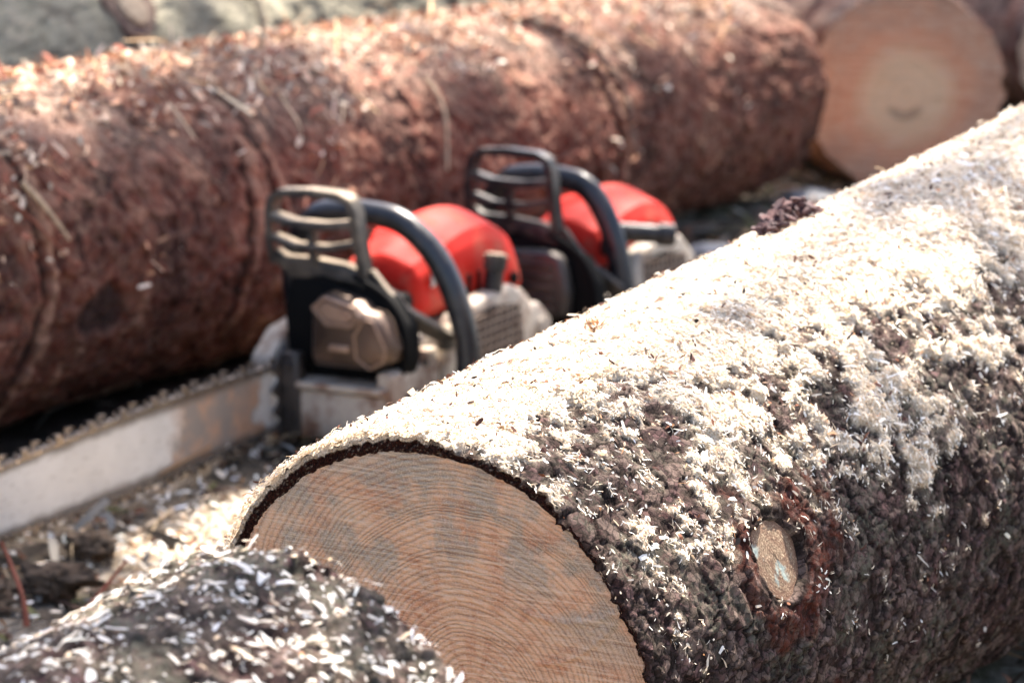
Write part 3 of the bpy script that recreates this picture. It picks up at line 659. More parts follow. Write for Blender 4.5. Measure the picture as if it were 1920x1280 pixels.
build_near(); build_fore()
BACK = Log([-.5845, 4.0874, .1816, .3226, 5.5134, .1448, .1865, .1513], 0, 0, .03, 5)
LB = BACK.L
build_back(BACK, 'felled_log', 'long reddish bark log lying behind the two chainsaws', np.concatenate([np.linspace(-1.2, -.5, 60), np.linspace(-.497, LB, 1100)]), (LB,), M['redbark'], 17,
           rings=((-.115, .012, -60, 60), (.325, -.02, -5, 80), (.262, .008, -40, 36), (1.10, -.012, -18, 78)), facemat=M['cut2'], hole=(-.0, -13), litter=.7)
GREY = Log([-.667, 4.94, .20, .27, 6.20, .19, .20, .19], 0, 0, .03, 8)
build_back(GREY, 'felled_log', 'grey green barked log furthest back at the top left', np.linspace(-1.2, 1.25, 300), (1.25,), M['greybark'], 29, rings=((.297, .03, 12, 60), (.75, -.01, -50, 80)), facemat=M['cut2'], litter=.35)
FACE = Log([.574, 5.545, .135, .30, 6.55, .15, .150, .150], -.12, 0, .03, 12)
build_back(FACE, 'felled_log', 'log at upper right with round orange cut end facing us', np.linspace(0, 1.0, 160), (0,), M['redbark'], 33, facemat=M['facecut'], litter=.5)
EDGE = Log([.93, 6.0, .13, .75, 7.0, .14, .140, .145], 0, 0, .03, 15)
build_back(EDGE, 'felled_log', 'log end just showing at the right edge beyond the round orange cut end', np.linspace(0, 1.0, 120), (0,), M['redbark'], 37, facemat=M['cut2'], litter=.5)

def surf_pt(log, S, deg, h=0): return log.pt(np.array(float(S)), np.array(R(deg)), h)

# branch stub on the grey log
def stub_on(log, S, deg, rx, ry, mat, rim, parent, name='branch_stub'):
    n = log.nrm(np.array(R(deg))); x = log.a; y = np.cross(n, x); b = surf_pt(log, S, deg, 0)-np.array(parent.location)
    m = Matrix.Identity(4)
    for i in range(3): m[i][0], m[i][1], m[i][2], m[i][3] = x[i], y[i], n[i], b[i]
    mb = MB(); pts = [(rx*1.9*math.cos(a)*(1+.15*math.sin(3*a+1)), ry*1.6*math.sin(a)*(1+.1*math.sin(2*a))) for a in np.linspace(0, 2*math.pi, 30, endpoint=False)]
    mb.prism(pts, -.03, .008, 'z', .004); o = mb.build('stub_collar', rim, parent); o.matrix_local = m
    mb = MB(); pts = [(rx*math.cos(a), ry*math.sin(a)) for a in np.linspace(0, 2*math.pi, 28, endpoint=False)]
    mb.prism(pts, -.03, .014, 'z', .002); o = mb.build(name, mat, parent); o.matrix_local = m
for o in [x for x in COL.objects if x.get('label', '').startswith('grey green barked')]:
    stub_on(GREY, .087, 42, .022, .028, M['paletwig'], M['twig'], o)

# ------------------------------------------------------------------ ground
def axis_pts(a, b, n, far):
    g = np.geomspace(1, far, 22)-1
    return np.concatenate([a-g[::-1][:-1], np.linspace(a, b, n), b+g[1:]])
def ground_h(x, y):
    q = np.stack([x, y, 0*x], -1)
    near = np.exp(-((x/4)**2+((y-4)/5)**2))
    h = .018*fbm(q*3, 3, 2)*near+.010*fbm(q*14, 3, 4)*near+.004*fbm(q*50, 3, 6)*near
    h = h-.048*np.exp(-(((x-.0)/.22)**2+((y-4.55)/.30)**2))-.008
    return h*np.where((np.abs(x) < 6) & (y < 12) & (y > -3), 1, .3)
xs = axis_pts(-1.3, 1.5, 420, 90); ys = axis_pts(1.4, 7.2, 700, 90)
GX, GY = np.meshgrid(xs, ys, indexing='ij'); GZ = ground_h(GX, GY); gq = np.stack([GX, GY, 0*GX], -1)
def painted_back_shade(x, y):  # shade before the back log, painted into the ground colour; litter thinned too
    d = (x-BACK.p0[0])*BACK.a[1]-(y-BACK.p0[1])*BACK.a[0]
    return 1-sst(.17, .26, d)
def painted_bar_shade(x, y):  # shade strip under the guide bar, painted into the ground colour
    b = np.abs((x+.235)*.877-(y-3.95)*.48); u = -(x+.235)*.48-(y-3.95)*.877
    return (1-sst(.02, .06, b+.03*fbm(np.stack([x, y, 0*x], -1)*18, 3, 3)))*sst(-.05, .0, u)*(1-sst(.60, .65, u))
def dust_field(x, y):
    q = np.stack([x, y, 0*x], -1)
    d = 1.3*np.exp(-(((x+.31)/.16)**2+((y-3.72)/.17)**2))+.6*np.exp(-(((x+.22)/.14)**2+((y-3.2)/.35)**2))+.35
    return np.clip(d-.42+.55*fbm(q*9, 3, 9)+.3*fbm(q*34, 2, 10), 0, 1)*(1-painted_back_shade(x, y))
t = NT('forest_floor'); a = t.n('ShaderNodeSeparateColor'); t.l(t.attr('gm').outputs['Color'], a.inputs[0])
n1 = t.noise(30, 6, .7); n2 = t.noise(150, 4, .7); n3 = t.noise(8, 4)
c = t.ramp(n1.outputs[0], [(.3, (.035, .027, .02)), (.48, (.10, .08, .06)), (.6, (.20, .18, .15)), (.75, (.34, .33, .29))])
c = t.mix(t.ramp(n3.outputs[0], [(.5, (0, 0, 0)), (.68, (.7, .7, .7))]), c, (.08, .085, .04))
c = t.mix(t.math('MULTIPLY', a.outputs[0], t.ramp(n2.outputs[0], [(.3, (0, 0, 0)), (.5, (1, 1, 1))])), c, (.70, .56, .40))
c = t.mix(t.math('MULTIPLY', a.outputs[1], .9), c, (.022, .016, .012))  # painted shade darkens the soil colour
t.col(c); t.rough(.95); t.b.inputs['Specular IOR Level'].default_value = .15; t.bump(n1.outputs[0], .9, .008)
ground = np_mesh('ground', np.stack([GX, GY, GZ], -1), grid_faces(len(xs), len(ys)), t.m, attrs={'gm': np.stack([dust_field(GX, GY), np.maximum(painted_back_shade(GX, GY)*(GY < 5.2), .85*painted_bar_shade(GX, GY)), 0*GX], -1).reshape(-1, 3)})
tag(ground, kind='structure')

rg = np.random.default_rng(21)
def ground_scatter(n, x0, x1, y0, y1, L, W, cols, w, name, label, cat, seed, thr=None, z=.002, tilt=.35, mat='litter', curl=.3):
    x = rg.uniform(x0, x1, n*3); y = rg.uniform(y0, y1, n*3)
    if thr is not None:
        k = rg.random(n*3) < thr(x, y); x, y = x[k], y[k]
    x, y = x[:n], y[:n]
    P = np.stack([x, y, ground_h(x, y)+z+rg.random(len(x))*.004], -1); N = np.tile([0., 0, 1], (len(x), 1))
    tag(chips(P, N, L, W, pal(len(x), cols, w, rg, .2), M[mat], name, curl, tilt, seed), label, cat, kind='stuff')
ground_scatter(9000, -1.0, 1.2, 2.9, 6.4, .020, .008, [(.10, .06, .04), (.05, .04, .03), (.22, .20, .17), (.34, .33, .30), (.16, .07, .04), (.12, .12, .05)], [4, 3, 3, 2, 2, 2], 'forest_litter', 'brown and grey bark bits and needles littering the ground between the logs', 'litter', 51, thr=lambda x, y: 1-.93*painted_back_shade(x, y)*(y < 5.0))
ground_scatter(9000, -.75, .2, 2.95, 4.2, .010, .0035, SHAV, [5, 3, 4, 2, 1], 'ground_shavings', 'pale wood shavings spilled on the ground below the chainsaw bar', 'wood shavings', 52, thr=lambda x, y: (.08*(1-painted_back_shade(x, y))+dust_field(x, y))*(1-.8*painted_bar_shade(x, y)), z=.003)
ground_scatter(1500, -1.0, 1.2, 3.0, 6.2, .045, .0022, [(.30, .17, .08), (.42, .32, .2), (.14, .07, .04)], [2, 2, 2], 'dry_needles', 'thin dry stalks and needles lying over the ground', 'needles', 53, thr=lambda x, y: 1-.9*painted_back_shade(x, y)*(y < 5.0), z=.006, tilt=.25)

# loose bits on top of the back log
def log_scatter(log, n, s0, s1, d0, d1, L, W, cols, w, name, label, cat, seed, tilt=.35, dens=None):
    s_ = rg.uniform(s0, s1, n); p_ = np.radians(rg.uniform(d0, d1, n))
    if dens is not None:
        k = rg.random(n) < dens(s_, p_); s_, p_ = s_[k], p_[k]
    tag(chips(log.pt(s_, p_, .005+rg.random(len(s_))*.004), log.nrm(p_), L, W, pal(len(s_), cols, w, rg, .2), M['litter'], name, .3, tilt, seed), label, cat, kind='stuff')
PEACH = [(.74, .50, .34), (.60, .32, .19), (.78, .62, .47), (.30, .11, .07), (.40, .33, .25)]
dn = lambda s, p: np.clip(-.2+1.15*sst(15, 80, np.degrees(p))+.9*fbm(np.stack([s, .18*np.cos(p), .18*np.sin(p)], -1)*12, 3, 4), 0, 1)
log_scatter(BACK, 9000, -.6, 1.55, -10, 130, .011, .0045, PEACH, [3, 3, 2.4, 4, 3], 'bark_litter', 'peach and brown flakes of bark covering the top of the long reddish log', 'bark flakes', 61, .5, dn)
log_scatter(BACK, 520, -.5, 1.5, 0, 110, .038, .0024, [(.62, .42, .24), (.50, .30, .16), (.70, .55, .36)], [2, 2, 1], 'dry_needles', 'dry orange needles caught on the long reddish log', 'needles', 62, .3, dn)

# ------------------------------------------------------------------ chainsaws
def guide_profile(x, L):
    u = x/L
    return .0285+.0075*math.sin(min(1, max(0, u))*math.pi)**.8
def build_saw(name, label, loc, yaw, pitch, roll, scale=1.0, variant=0, bar_len=.50, xs=1.0):
    root = empty(name, loc, label, 'chainsaw', 'petrol chainsaws on the ground')
    # local x forward, y to the saw's left, z up
    F = Vector((math.cos(yaw), math.sin(yaw), 0))
    rot = Matrix.Rotation(yaw, 4, 'Z') @ Matrix.Rotation(-pitch, 4, 'Y') @ Matrix.Rotation(roll, 4, 'X')
    root.rotation_euler = rot.to_euler(); root.scale = (scale*xs, scale, scale)
    guardm = M['dusty'] if variant == 0 else M['black']
    # crankcase
    mb = MB()
    mb.prism([(.050, .012), (.058, .030), (.052, .060), (.02, .066), (-.02, .074), (-.05, .105), (-.27, .118), (-.292, .10), (-.285, .055), (-.24, .035), (-.22, .012)], -.030, .088, 'y', .006)
    mb.prism([(-.012, .006), (.106, .006), (.110, .030), (.104, .058), (-.006, .060), (-.014, .04)], .010, .057, 'x', .006)
    case = mb.build('crankcase', M['pale'], root)
    mb = MB()   # ledge above the tank, casing lip
    mb.box(.012, .062, -.008, .104, .0605, .068, .002).box(-.02, .056, .088, .1115, .010, .085, .006)
    mb.build('tank_lip', M['dusty'] if variant else M['pale'], root)
    # engine recess (dark shroud round the muffler)
    mb = MB()
    mb.prism([(-.022, .070), (.108, .070), (.117, .095), (.114, .132), (.092, .160), (.056, .178), (.01, .184), (-.03, .176), (-.04, .14), (-.036, .09)], .004, .030, 'x', .006)
    mb.build('engine_shroud', M['dark'], root)
    mb = MB(); mb.box(-.06, .004, -.034, .072, .07, .150, .008); mb.build('cylinder_block', M['dark'], root)
    mb = MB()
    mb.tube([(.034, .106, .075), (.034, .115, .10), (.034, .110, .135), (.032, .088, .162), (.030, .050, .180)], .0035, 10)
    mb.build('shroud_rim', M['dark'], root)
    # muffler
    mb = MB()
    if variant == 0:
        pl = [(.012, .090), (.010, .100), (.013, .150), (.020, .160), (.032, .166), (.070, .158), (.079, .150), (.092, .147), (.100, .138), (.112, .110), (.108, .097), (.086, .086), (.016, .086)]
        cy = sum(a for a, b in pl)/len(pl); cz = sum(b for a, b in pl)/len(pl)
        sh = lambda k: [(cy+(a-cy)*k, cz+(b-cz)*k) for a, b in pl]
        mb.loft([[(x_, a, b) for a, b in sh(k)] for x_, k in ((.034, 1.0), (.052, 1.0), (.056, .97), (.062, .86), (.0635, .82), (.0635, .4))]); mu = mb.build('muffler', M['steel'], root)
        mb = MB()
        mb.tube([(.0635, a, b) for a, b in ((.018, .150), (.034, .162), (.070, .153), (.075, .143), (.064, .134), (.034, .134), (.018, .150))], .0022, 6, res=1)
        mb.build('muffler_rib', M['highlight_steel'], mu)
        mb = MB()
        mb.tube([(.0635, a, b) for a, b in ((.080, .142), (.091, .141), (.106, .112), (.103, .099), (.086, .090), (.070, .100), (.068, .124), (.080, .142))], .0013, 6, res=1)
        mb.build('muffler_rib', M['highlight_steel'], mu)
        mb = MB(); mb.prism([(.022, .150), (.036, .158), (.067, .150), (.070, .144), (.061, .137), (.037, .137)], .061, .0650, 'x', .001, 1); mb.build('muffler_panel', M['highlight_steel'], mu)  # sunlit top facet, its brightness painted by the lighter steel
        mb = MB(); mb.box(.0625, .0675, .038, .062, .106, .1125, .0012); mb.build('muffler_rib', M['highlight_steel'], mu)
    else:
        mb.prism([(.004, .162), (.062, .165), (.080, .158), (.090, .12), (.086, .092), (.006, .088), (.0, .10)], .036, .060, 'x', .006, 3); mu = mb.build('muffler', M['darksteel'], root)
        mb = MB()
        for k in range(5): mb.box(.059, .064, .012, .072, .098+k*.0118, .1035+k*.0118, .001)
        mb.build('muffler_slats', M['black'], mu)
    # guide bar + chain
    bl = bar_len; yb = -.036
    xs_ = np.linspace(-.03, bl-.032, 34)
    top = [(x, .047+guide_profile(x, bl)) for x in xs_]
    rn = guide_profile(bl-.032, bl)
    nose = [(bl-.032+rn*1.15*math.sin(a), .047+rn*math.cos(a)) for a in np.linspace(.25, math.pi-.25, 12)]
    bot = [(x, .047-guide_profile(x, bl)) for x in xs_[::-1]]
    outl = top+nose+bot
    mb = MB(); mb.prism(outl, yb-.0024, yb+.0024, 'y', .0006, 1); bar = mb.build('guide_bar', M['bar'], root)
    mb = MB()
    mb.prism([(.035, .020), (.060, .018), (.066, .045), (.063, .077), (.035, .082)], yb+.0028, yb+.006, 'y', .001, 1); mb.build('bar_heel_plate', M['bar'], root)
    # chain
    pth = [Vector((p[0], 0, p[1])) for p in outl]+[Vector((outl[0][0], 0, outl[0][1]))]
    mb = MB(); pitch_c = .0093; acc = 0; k = 0; cum = []
    tot = sum((b-a).length for a, b in zip(pth, pth[1:]))
    def at_len(d):
        d = d % tot
        for a, b in zip(pth, pth[1:]):
            l = (b-a).length
            if d <= l: return a+(b-a)*(d/l), (b-a).normalized()
            d -= l
        return pth[-1], (pth[-1]-pth[-2]).normalized()
    nlink = int((tot-.06)/pitch_c)
    for k in range(nlink):
        p, tn = at_len(k*pitch_c+pitch_c/2); nr = Vector((-tn.z, 0, tn.x))
        if nr.dot(p-Vector((bl/2-.02, 0, .047))) < 0 and abs(p.x) < bl-.06: nr = -nr
        if p.x > bl-.04: nr = (p-Vector((bl-.032, 0, .047))).normalized()
        m4 = Matrix(((tn.x, 0, nr.x, p.x), (tn.y, 1, nr.y, yb), (tn.z, 0, nr.z, p.z), (0, 0, 0, 1)))
        cutter = (k % 3 == 1); rak = (k % 3 == 2)
        bm = MB()
        h = .0075
        bm.prism([(-.0045, .0006), (-.0052, .003), (-.0035, .0060), (0, .0050), (.0035, .0060), (.0052, .003), (.0045, .0006)], -.0046, -.0030, 'y', .0004, 1)
        bm.prism([(-.0045, .0006), (-.0052, .003), (-.0035, .0060), (0, .0050), (.0035, .0060), (.0052, .003), (.0045, .0006)], .0030, .0046, 'y', .0004, 1)
        bm.cyl((-.0034, -.0054, .0033), (-.0034, .0054, .0033), .0019, n=8)
        bm.prism([(-.0025, -.003), (.0025, -.003), (.004, .004), (-.004, .004)], -.0008, .0008, 'y')
        if cutter:
            sd = 1 if (k//3) % 2 else -1
            bm.prism([(-.006, .0045), (-.0055, .0118), (.0055, .0132), (.0040, .0060)], sd*.0046-.001, sd*.0046+.001, 'y', .0004, 1)
            bm.prism([(-.0055, .0112), (.0055, .0126), (.0055, .0137), (-.0055, .0122)], min(0, sd*.0050), max(0, sd*.0050), 'y', .0003, 1)
        if rak: bm.prism([(-.003, .0045), (.003, .0045), (.002, .0108), (-.001, .0105)], -.001, .001, 'y', .0004, 1)
        me = bpy.data.meshes.new('t'); bm.bm.to_mesh(me); bm.bm.free(); me.transform(m4); mb.bm.from_mesh(me); bpy.data.meshes.remove(me)
    mb.build('chain', M['chain'], root)
    # bumper spikes
    mb = MB()
    mb.prism([(.045, .006), (.058, .006), (.070, .014), (.060, .024), (.073, .034), (.061, .046), (.075, .057), (.062, .068), (.074, .082), (.060, .094), (.046, .106)], -.030, -.0262, 'y', .0008, 1)
    mb.box(.045, .060, -.027, -.004, .010, .098, .003); mb.cyl((.058, -.016, .028), (.0635, -.016, .028), .0045, n=12); mb.cyl((.058, -.016, .082), (.0635, -.016, .082), .0045, n=12)
    mb.build('bumper_spikes', M['darksteel'], root)
    # clutch cover on the right
    mb = MB(); mb.prism([(.050, .02), (.062, .05), (.055, .09), (.02, .115), (-.06, .125), (-.13, .11), (-.15, .06), (-.12, .02)], -.068, -.040, 'y', .006); mb.build('clutch_cover', M['pale'] if variant == 0 else M['dusty'], root)
    # hand guard
    def beam(mb, pts, wx, wz):
        bm = bmesh.new(); rings = []
        pts = [Vector(p) for p in pts]
        for i, p in enumerate(pts):
            tn = (pts[min(i+1, len(pts)-1)]-pts[max(0, i-1)]).normalized(); ax = Vector((1, 0, 0)); ax = (ax-tn*ax.dot(tn)).normalized(); bn = tn.cross(ax)
            rings.append([bm.verts.new(p+ax*wx*sx/2+bn*wz*sz/2) for sx, sz in ((-1, -1), (1, -1), (1, 1), (-1, 1))])
        for a, b in zip(rings, rings[1:]):
            for k in range(4): bm.faces.new((a[k], a[(k+1) % 4], b[(k+1) % 4], b[k]))
        bm.faces.new(rings[0][::-1]); bm.faces.new(rings[-1]); bmesh.ops.recalc_face_normals(bm, faces=bm.faces)
        bmesh.ops.bevel(bm, geom=[e for e in bm.edges if e.calc_face_angle(0) > .7], offset=.0014, segments=2, affect='EDGES')
        mb.add(bm)
    mb = MB(); gx = .026
    beam(mb, [(gx-.004, -.050, .188), (gx, -.0525, .215), (gx+.002, -.0510, .245), (gx+.003, -.0460, .2590), (gx+.004, -.036, .2645), (gx+.004, 0, .2670), (gx+.004, .036, .2655), (gx+.003, .048, .2610), (gx+.002, .0530, .2500), (gx, .0555, .220), (gx-.004, .0585, .185), (gx-.012, .066, .155)], .022, .0085)
    beam(mb, [(gx+.003, -.050, .2385), (gx+.006, -.02, .2325), (gx+.006, .02, .2325), (gx+.003, .051, .2365)], .022, .0080)
    beam(mb, [(gx+.002, -.050, .216), (gx+.005, -.02, .2085), (gx+.005, .02, .2085), (gx+.002, .053, .2155)], .020, .0062)
    beam(mb, [(gx+.004, -.001, .231), (gx+.002, .001, .19)], .014, .0085)
    mb.prism([(-.053, .205), (-.048, .186), (-.030, .172), (.02, .168), (.0655, .160), (.060, .186), (.04, .192), (.0, .196), (-.035, .196)], gx-.010, gx+.004, 'x', .003)
    g = mb.build('hand_guard', guardm, root)
    mb = MB()
    beam(mb, [(gx-.006, .060, .182), (.018, .078, .160), (.004, .096, .138), (-.020, .112, .120), (-.050, .120, .104)], .010, .019)
    beam(mb, [(gx-.006, .010, .180), (.010, .050, .176), (-.008, .085, .150)], .014, .006)
    mb.prism([(-.040, .092), (-.070, .092), (-.074, .108), (-.060, .118), (-.036, .114)], .108, .122, 'y', .003)
    mb.build('guard_arm', guardm, root)
    # wrap-around front handle
    mb = MB()
    ky = (lambda y: y if y < .05 else .05+(y-.05)*.70) if variant else (lambda y: y)
    mb.tube([(a_, ky(b_), c_) for a_, b_, c_ in [(-.045, -.062, .10), (-.042, -.070, .150), (-.040, -.062, .198), (-.040, -.040, .226), (-.040, -.010, .234), (-.040, .030, .2345), (-.040, .066, .2285), (-.040, .098, .207), (-.040, .122, .174), (-.040, .140, .128), (-.038, .148, .080), (-.030, .142, .040), (-.02, .120, .020), (-.02, .09, .018)]], .0135, 20)
    mb.build('front_handle', M['rubber'], root)
    zr = .030 if variant else 0
    # top cover
    def sec(x, zt, zb, y0, y1, ch, crown=.004):
        c = (y0+y1)/2
        return [(x, y0, zb), (x, y0-.001, (zb+zt)/2-.01), (x, y0+.004, zt-ch), (x, y0+.012, zt-ch*.45), (x, y0+.5*(c-y0)+.008, zt-.004), (x, c, zt+crown), (x, y1-.5*(y1-c)-.006, zt-.003), (x, y1-.012, zt-ch*.45), (x, y1-.004, zt-ch), (x, y1+.001, (zb+zt)/2-.01), (x, y1, zb)]
    secs = [sec(-.052, .158, .118, -.010, .060, .014), sec(-.056, .172, .112, -.020, .070, .018), sec(-.066, .185, .108, -.026, .076, .022), (sec(-.10, .196, .106, -.030, .080, .026)), sec(-.125, .198, .106, -.032, .080, .026), sec(-.140, .203, .106, -.040, .082, .024, .006),
            sec(-.165, .210, .106, -.045, .084, .026, .008), sec(-.215, .212, .106, -.046, .084, .030, .008), sec(-.250, .203, .106, -.045, .082, .034, .006), sec(-.275, .186, .106, -.042, .080, .034), sec(-.292, .160, .106, -.036, .074, .026), sec(-.300, .130, .108, -.028, .066, .010)]
    secs = [[(p[0], p[1], p[2]+zr if p[2] < .125 else p[2]) for p in sc_] for sc_ in secs]
    mb = MB(); mb.loft(secs); tc_ = mb.build('top_cover', M['red'], root)
    me_ = tc_.data; ca = me_.attributes.new('crease_edge', 'FLOAT', 'EDGE'); vals = np.zeros(len(me_.edges), np.float32)
    for e in me_.edges:
        a_, b_ = e.vertices[0], e.vertices[1]; ra, rb = a_//11, b_//11
        if ra != rb and a_ % 11 in (2, 3, 7, 8): vals[e.index] = .95
        if ra == rb and ra in (2, 5, 9): vals[e.index] = .7
    ca.data.foreach_set('value', vals)
    for p_ in me_.polygons: p_.use_smooth = True
    md = tc_.modifiers.new('Smooth', 'SUBSURF'); md.levels = 2; md.render_levels = 3
    for k in range(3):
        mb = MB(); mb.prism([(-.150-k*.022, .128), (-.153-k*.022, .152), (-.159-k*.022, .152), (-.156-k*.022, .128)], .081, .0862, 'y', .001); mb.build('cooling_slot', M['dark'], tc_)
    mb = MB(); mb.prism([(-.078, .150), (-.118, .163), (-.120, .176), (-.080, .165)], .0795, .0825, 'y', .001); b_ = mb.build('badge', M['badge'], tc_)
    mb = MB(); mb.prism([(-.082, .1675), (-.119, .178), (-.119, .182), (-.082, .173)], .0775, .0815, 'y', .0006); mb.build('badge_stripe', M['teal'], tc_)
    for sx, sz in ((-.15, .125), (-.255, .13)):
        mb = MB(); mb.cyl((sx, .083, sz), (sx, .0880, sz), .007, n=20, bevel=.001); mb.build('cover_screw', M['dark'], tc_)
    # starter housing on the left
    mb = MB()
    mb.prism([(-.050, .018), (-.055, .095), (-.085, .122+zr), (-.13, .132+zr), (-.205, .135+zr), (-.245, .110+zr), (-.255, .07), (-.235, .025), (-.20, .014)], .088, .113, 'y', .007, 3)
    mb.prism([(.030, .020), (.035, .075), (.0, .098), (-.048, .095), (-.048, .016)], .090, .107, 'y', .005, 2)
    st = mb.build('starter_housing', M['pale'], root)
    mb = MB(); mb.prism([(-.100, .030), (-.100, .112+zr), (-.155, .120+zr), (-.215, .112+zr), (-.225, .07), (-.205, .034)], .1115, .1140, 'y', .001, 1); mb.build('grille_recess', M['dark'], st)
    mb = MB()
    for k in range(10):
        x = -.104-.0125*k; zt_ = .113+zr+(.006 if 3 < k < 7 else 0)-(.010 if k > 8 else 0); mb.box(x-.0017, x+.0017,   .1135, .1152, .031, zt_, .0006)
    for k in range(12 if variant else 9):
        z = .036+.0095*k; mb.box(-.220+(.004 if k > 7 else 0), -.100,   .1136, .1150, z-.0014, z+.0014, .0005)
    mb.build('grille', M['grille'], st)
    # starter grip
    if variant == 0: a0, a1 = Vector((-.172, .100, .108)), Vector((-.182, .104, .172))
    else: a0, a1 = Vector((-.075, .088, .176)), Vector((-.125, .138, .172))
    mb = MB(); d = (a1-a0); mb.cyl(a0-d*.15, a0+d*.72, .0115, .0105, 20, .002); gp = mb.build('starter_grip', M['black'], root)
    mb = MB(); mb.cyl(a0+d*.70, a1, .0128, .0132, 20, .002); mb.build('grip_cap', M['dusty'] if variant == 0 else M['black'], gp)
    if variant: mb = MB(); mb.box(-.095, -.055, .075, .096, .15, .185, .005); mb.build('grip_socket', M['black'], gp)
    # caps, screws
    mb = MB(); mb.cyl((.020, .106, .045), (.020, .1175, .045), .0165, n=28, bevel=.002); mb.box(.008, .032, .1165, .1205, .0435, .0465, .0006); mb.build('tank_cap', M['darksteel'], root)
    for p0_, p1_ in (((-.012, .1065, .083), (-.012, .111, .083)), ((.052, .080, .03), (.0595, .080, .03))):
        mb = MB(); mb.cyl(p0_, p1_, .005, n=14); mb.build('housing_screw', M['darksteel'], root)
    # rear handle: loop behind the body
    mb = MB()
    mb.tube([(-.27, .022, .118), (-.305, .022, .112), (-.335, .022, .098), (-.352, .022, .070), (-.345, .022, .035), (-.31, .022, .020), (-.26, .022, .022)], [.018, .015, .0135, .0135, .0135, .015, .018], 16)
    mb.build('rear_handle', M['pale'], root)
    mb = MB(); mb.prism([(-.300, .090), (-.318, .086), (-.322, .066), (-.312, .070)], .018, .026, 'y', .001); mb.build('trigger', M['black'], root)
    mb = MB()   # side block and hose behind the starter
    mb.prism([(-.235, .050), (-.25, .095), (-.285, .100), (-.315, .075), (-.315, .03), (-.25, .02)], .060, .102, 'y', .006); mb.cyl((-.285, .10, .07), (-.285, .108, .07), .012, n=20, bevel=.002); mb.build('rear_housing', M['pale'], root)
    return root

build_saw('chainsaw', 'nearer chainsaw with dusty hand guard, muddy steel muffler plate and long pale guide bar', (-.193, 4.018, .002), math.atan2(-.877, -.48), R(0), R(1.0), 1.0, 0, .60)
build_saw('chainsaw', 'farther chainsaw behind the first, with clean black hand guard and dark muffler', (.008, 4.432, -.046), math.atan2(-.845, -.535), R(3.0), R(1), 1.06, 1, .50, .80)

# ------------------------------------------------------------------ twigs, stones, bits
def twig(name, label, pts, rad, mat, cat='twig', tip=.45, group=None):
    n = len(pts); mb = MB(); mb.tube(pts, [rad*(1-(1-tip)*i/(n-1)) for i in range(n)], 8, res=4)
    o = mb.build(name, M[mat], None); c = Vector(pts[0]); o.data.transform(Matrix.Translation(-c)); o.location = c
    return tag(o, label, cat, group)
def on_back(lst, h=.006): return [tuple(surf_pt(BACK, s, d, h)) for s, d in lst]
TG = 'loose twigs lying on the logs and ground'
twig('twig', 'pale stick with a dark end leaning on the left part of the reddish log', on_back([(-.115, 34), (-.10, 27), (-.085, 20), (-.072, 14)], .012), .0034, 'paletwig', group=TG)
twig('twig', 'long curved reddish twig across the far left of the reddish log', on_back([(-.19, 45), (-.16, 34), (-.125, 24), (-.09, 13), (-.075, 8)], .010), .0020, 'redtwig', group=TG)
twig('twig', 'thin brown shoot arching along the sunlit top left of the reddish log', on_back([(-.10, 72), (.02, 68), (.10, 58), (.14, 44), (.17, 30), (.205, 20)], .010), .0017, 'twig', group=TG)
twig('twig', 'thin pale upright stalk on the reddish log above the farther saw guard', [tuple(surf_pt(BACK, .700, 47, .004)), tuple(surf_pt(BACK, .69, 38, .012)), tuple(surf_pt(BACK, .68, 26, .012)), tuple(surf_pt(BACK, .665, 8, .008))], .0026, 'paletwig', group=TG, tip=.7)
p = surf_pt(BACK, .512, 86, 0); twig('twig', 'short orange broken stub standing on top of the reddish log', [tuple(p), tuple(p+np.array([.002, 0, .018])), tuple(p+np.array([.006, 0, .036]))], .0050, 'paletwig', group=TG, tip=.4)
p = surf_pt(BACK, .035, 84, 0); twig('twig', 'reddish bent shoot sticking up at the top left behind the reddish log', [tuple(p), tuple(p+np.array([-.012, .02, .024])), tuple(p+np.array([-.032, .03, .044])), tuple(p+np.array([-.044, .04, .056]))], .0030, 'redtwig', group=TG)
twig('twig', 'slender dark branch slanting over the right part of the reddish log', on_back([(1.02, 84), (1.07, 66), (1.105, 44), (1.12, 22), (1.122, 0)], .006), .0042, 'twig', group=TG, tip=.8)
twig('twig', 'pale twig lying along the sunny middle top of the reddish log', on_back([(.68, 80), (.74, 72), (.80, 66), (.86, 50)], .008), .0020, 'redtwig', group=TG)
twig('twig', 'straight pinkish stalk standing in front of the guide bar', [(-.445, 3.664, 0), (-.458, 3.67, .018), (-.47, 3.68, .034), (-.478, 3.69, .046)], .0014, 'redtwig', group=TG)
twig('twig', 'reddish stem standing at the lower left edge of the ground', [(-.436, 3.31, -.002), (-.440, 3.32, .022), (-.452, 3.34, .046), (-.462, 3.35, .066)], .0030, 'redtwig', group=TG)
twig('twig', 'dark red twig rising beside the brown moss at lower left', [(-.39, 3.34, 0), (-.372, 3.36, .018), (-.352, 3.38, .040)], .0028, 'redtwig', group=TG)
twig('twig', 'dark twig lying in the pale sawdust left of the big cut end', [(-.30, 3.46, .014), (-.265, 3.47, .018), (-.225, 3.49, .014)], .0042, 'twig', group=TG)
twig('twig', 'thin pale stalk poking out beside the farther saw above the sawdust ridge', [(.150, 4.42, .0), (.138, 4.43, .035), (.124, 4.44, .062)], .0020, 'paletwig', group=TG)

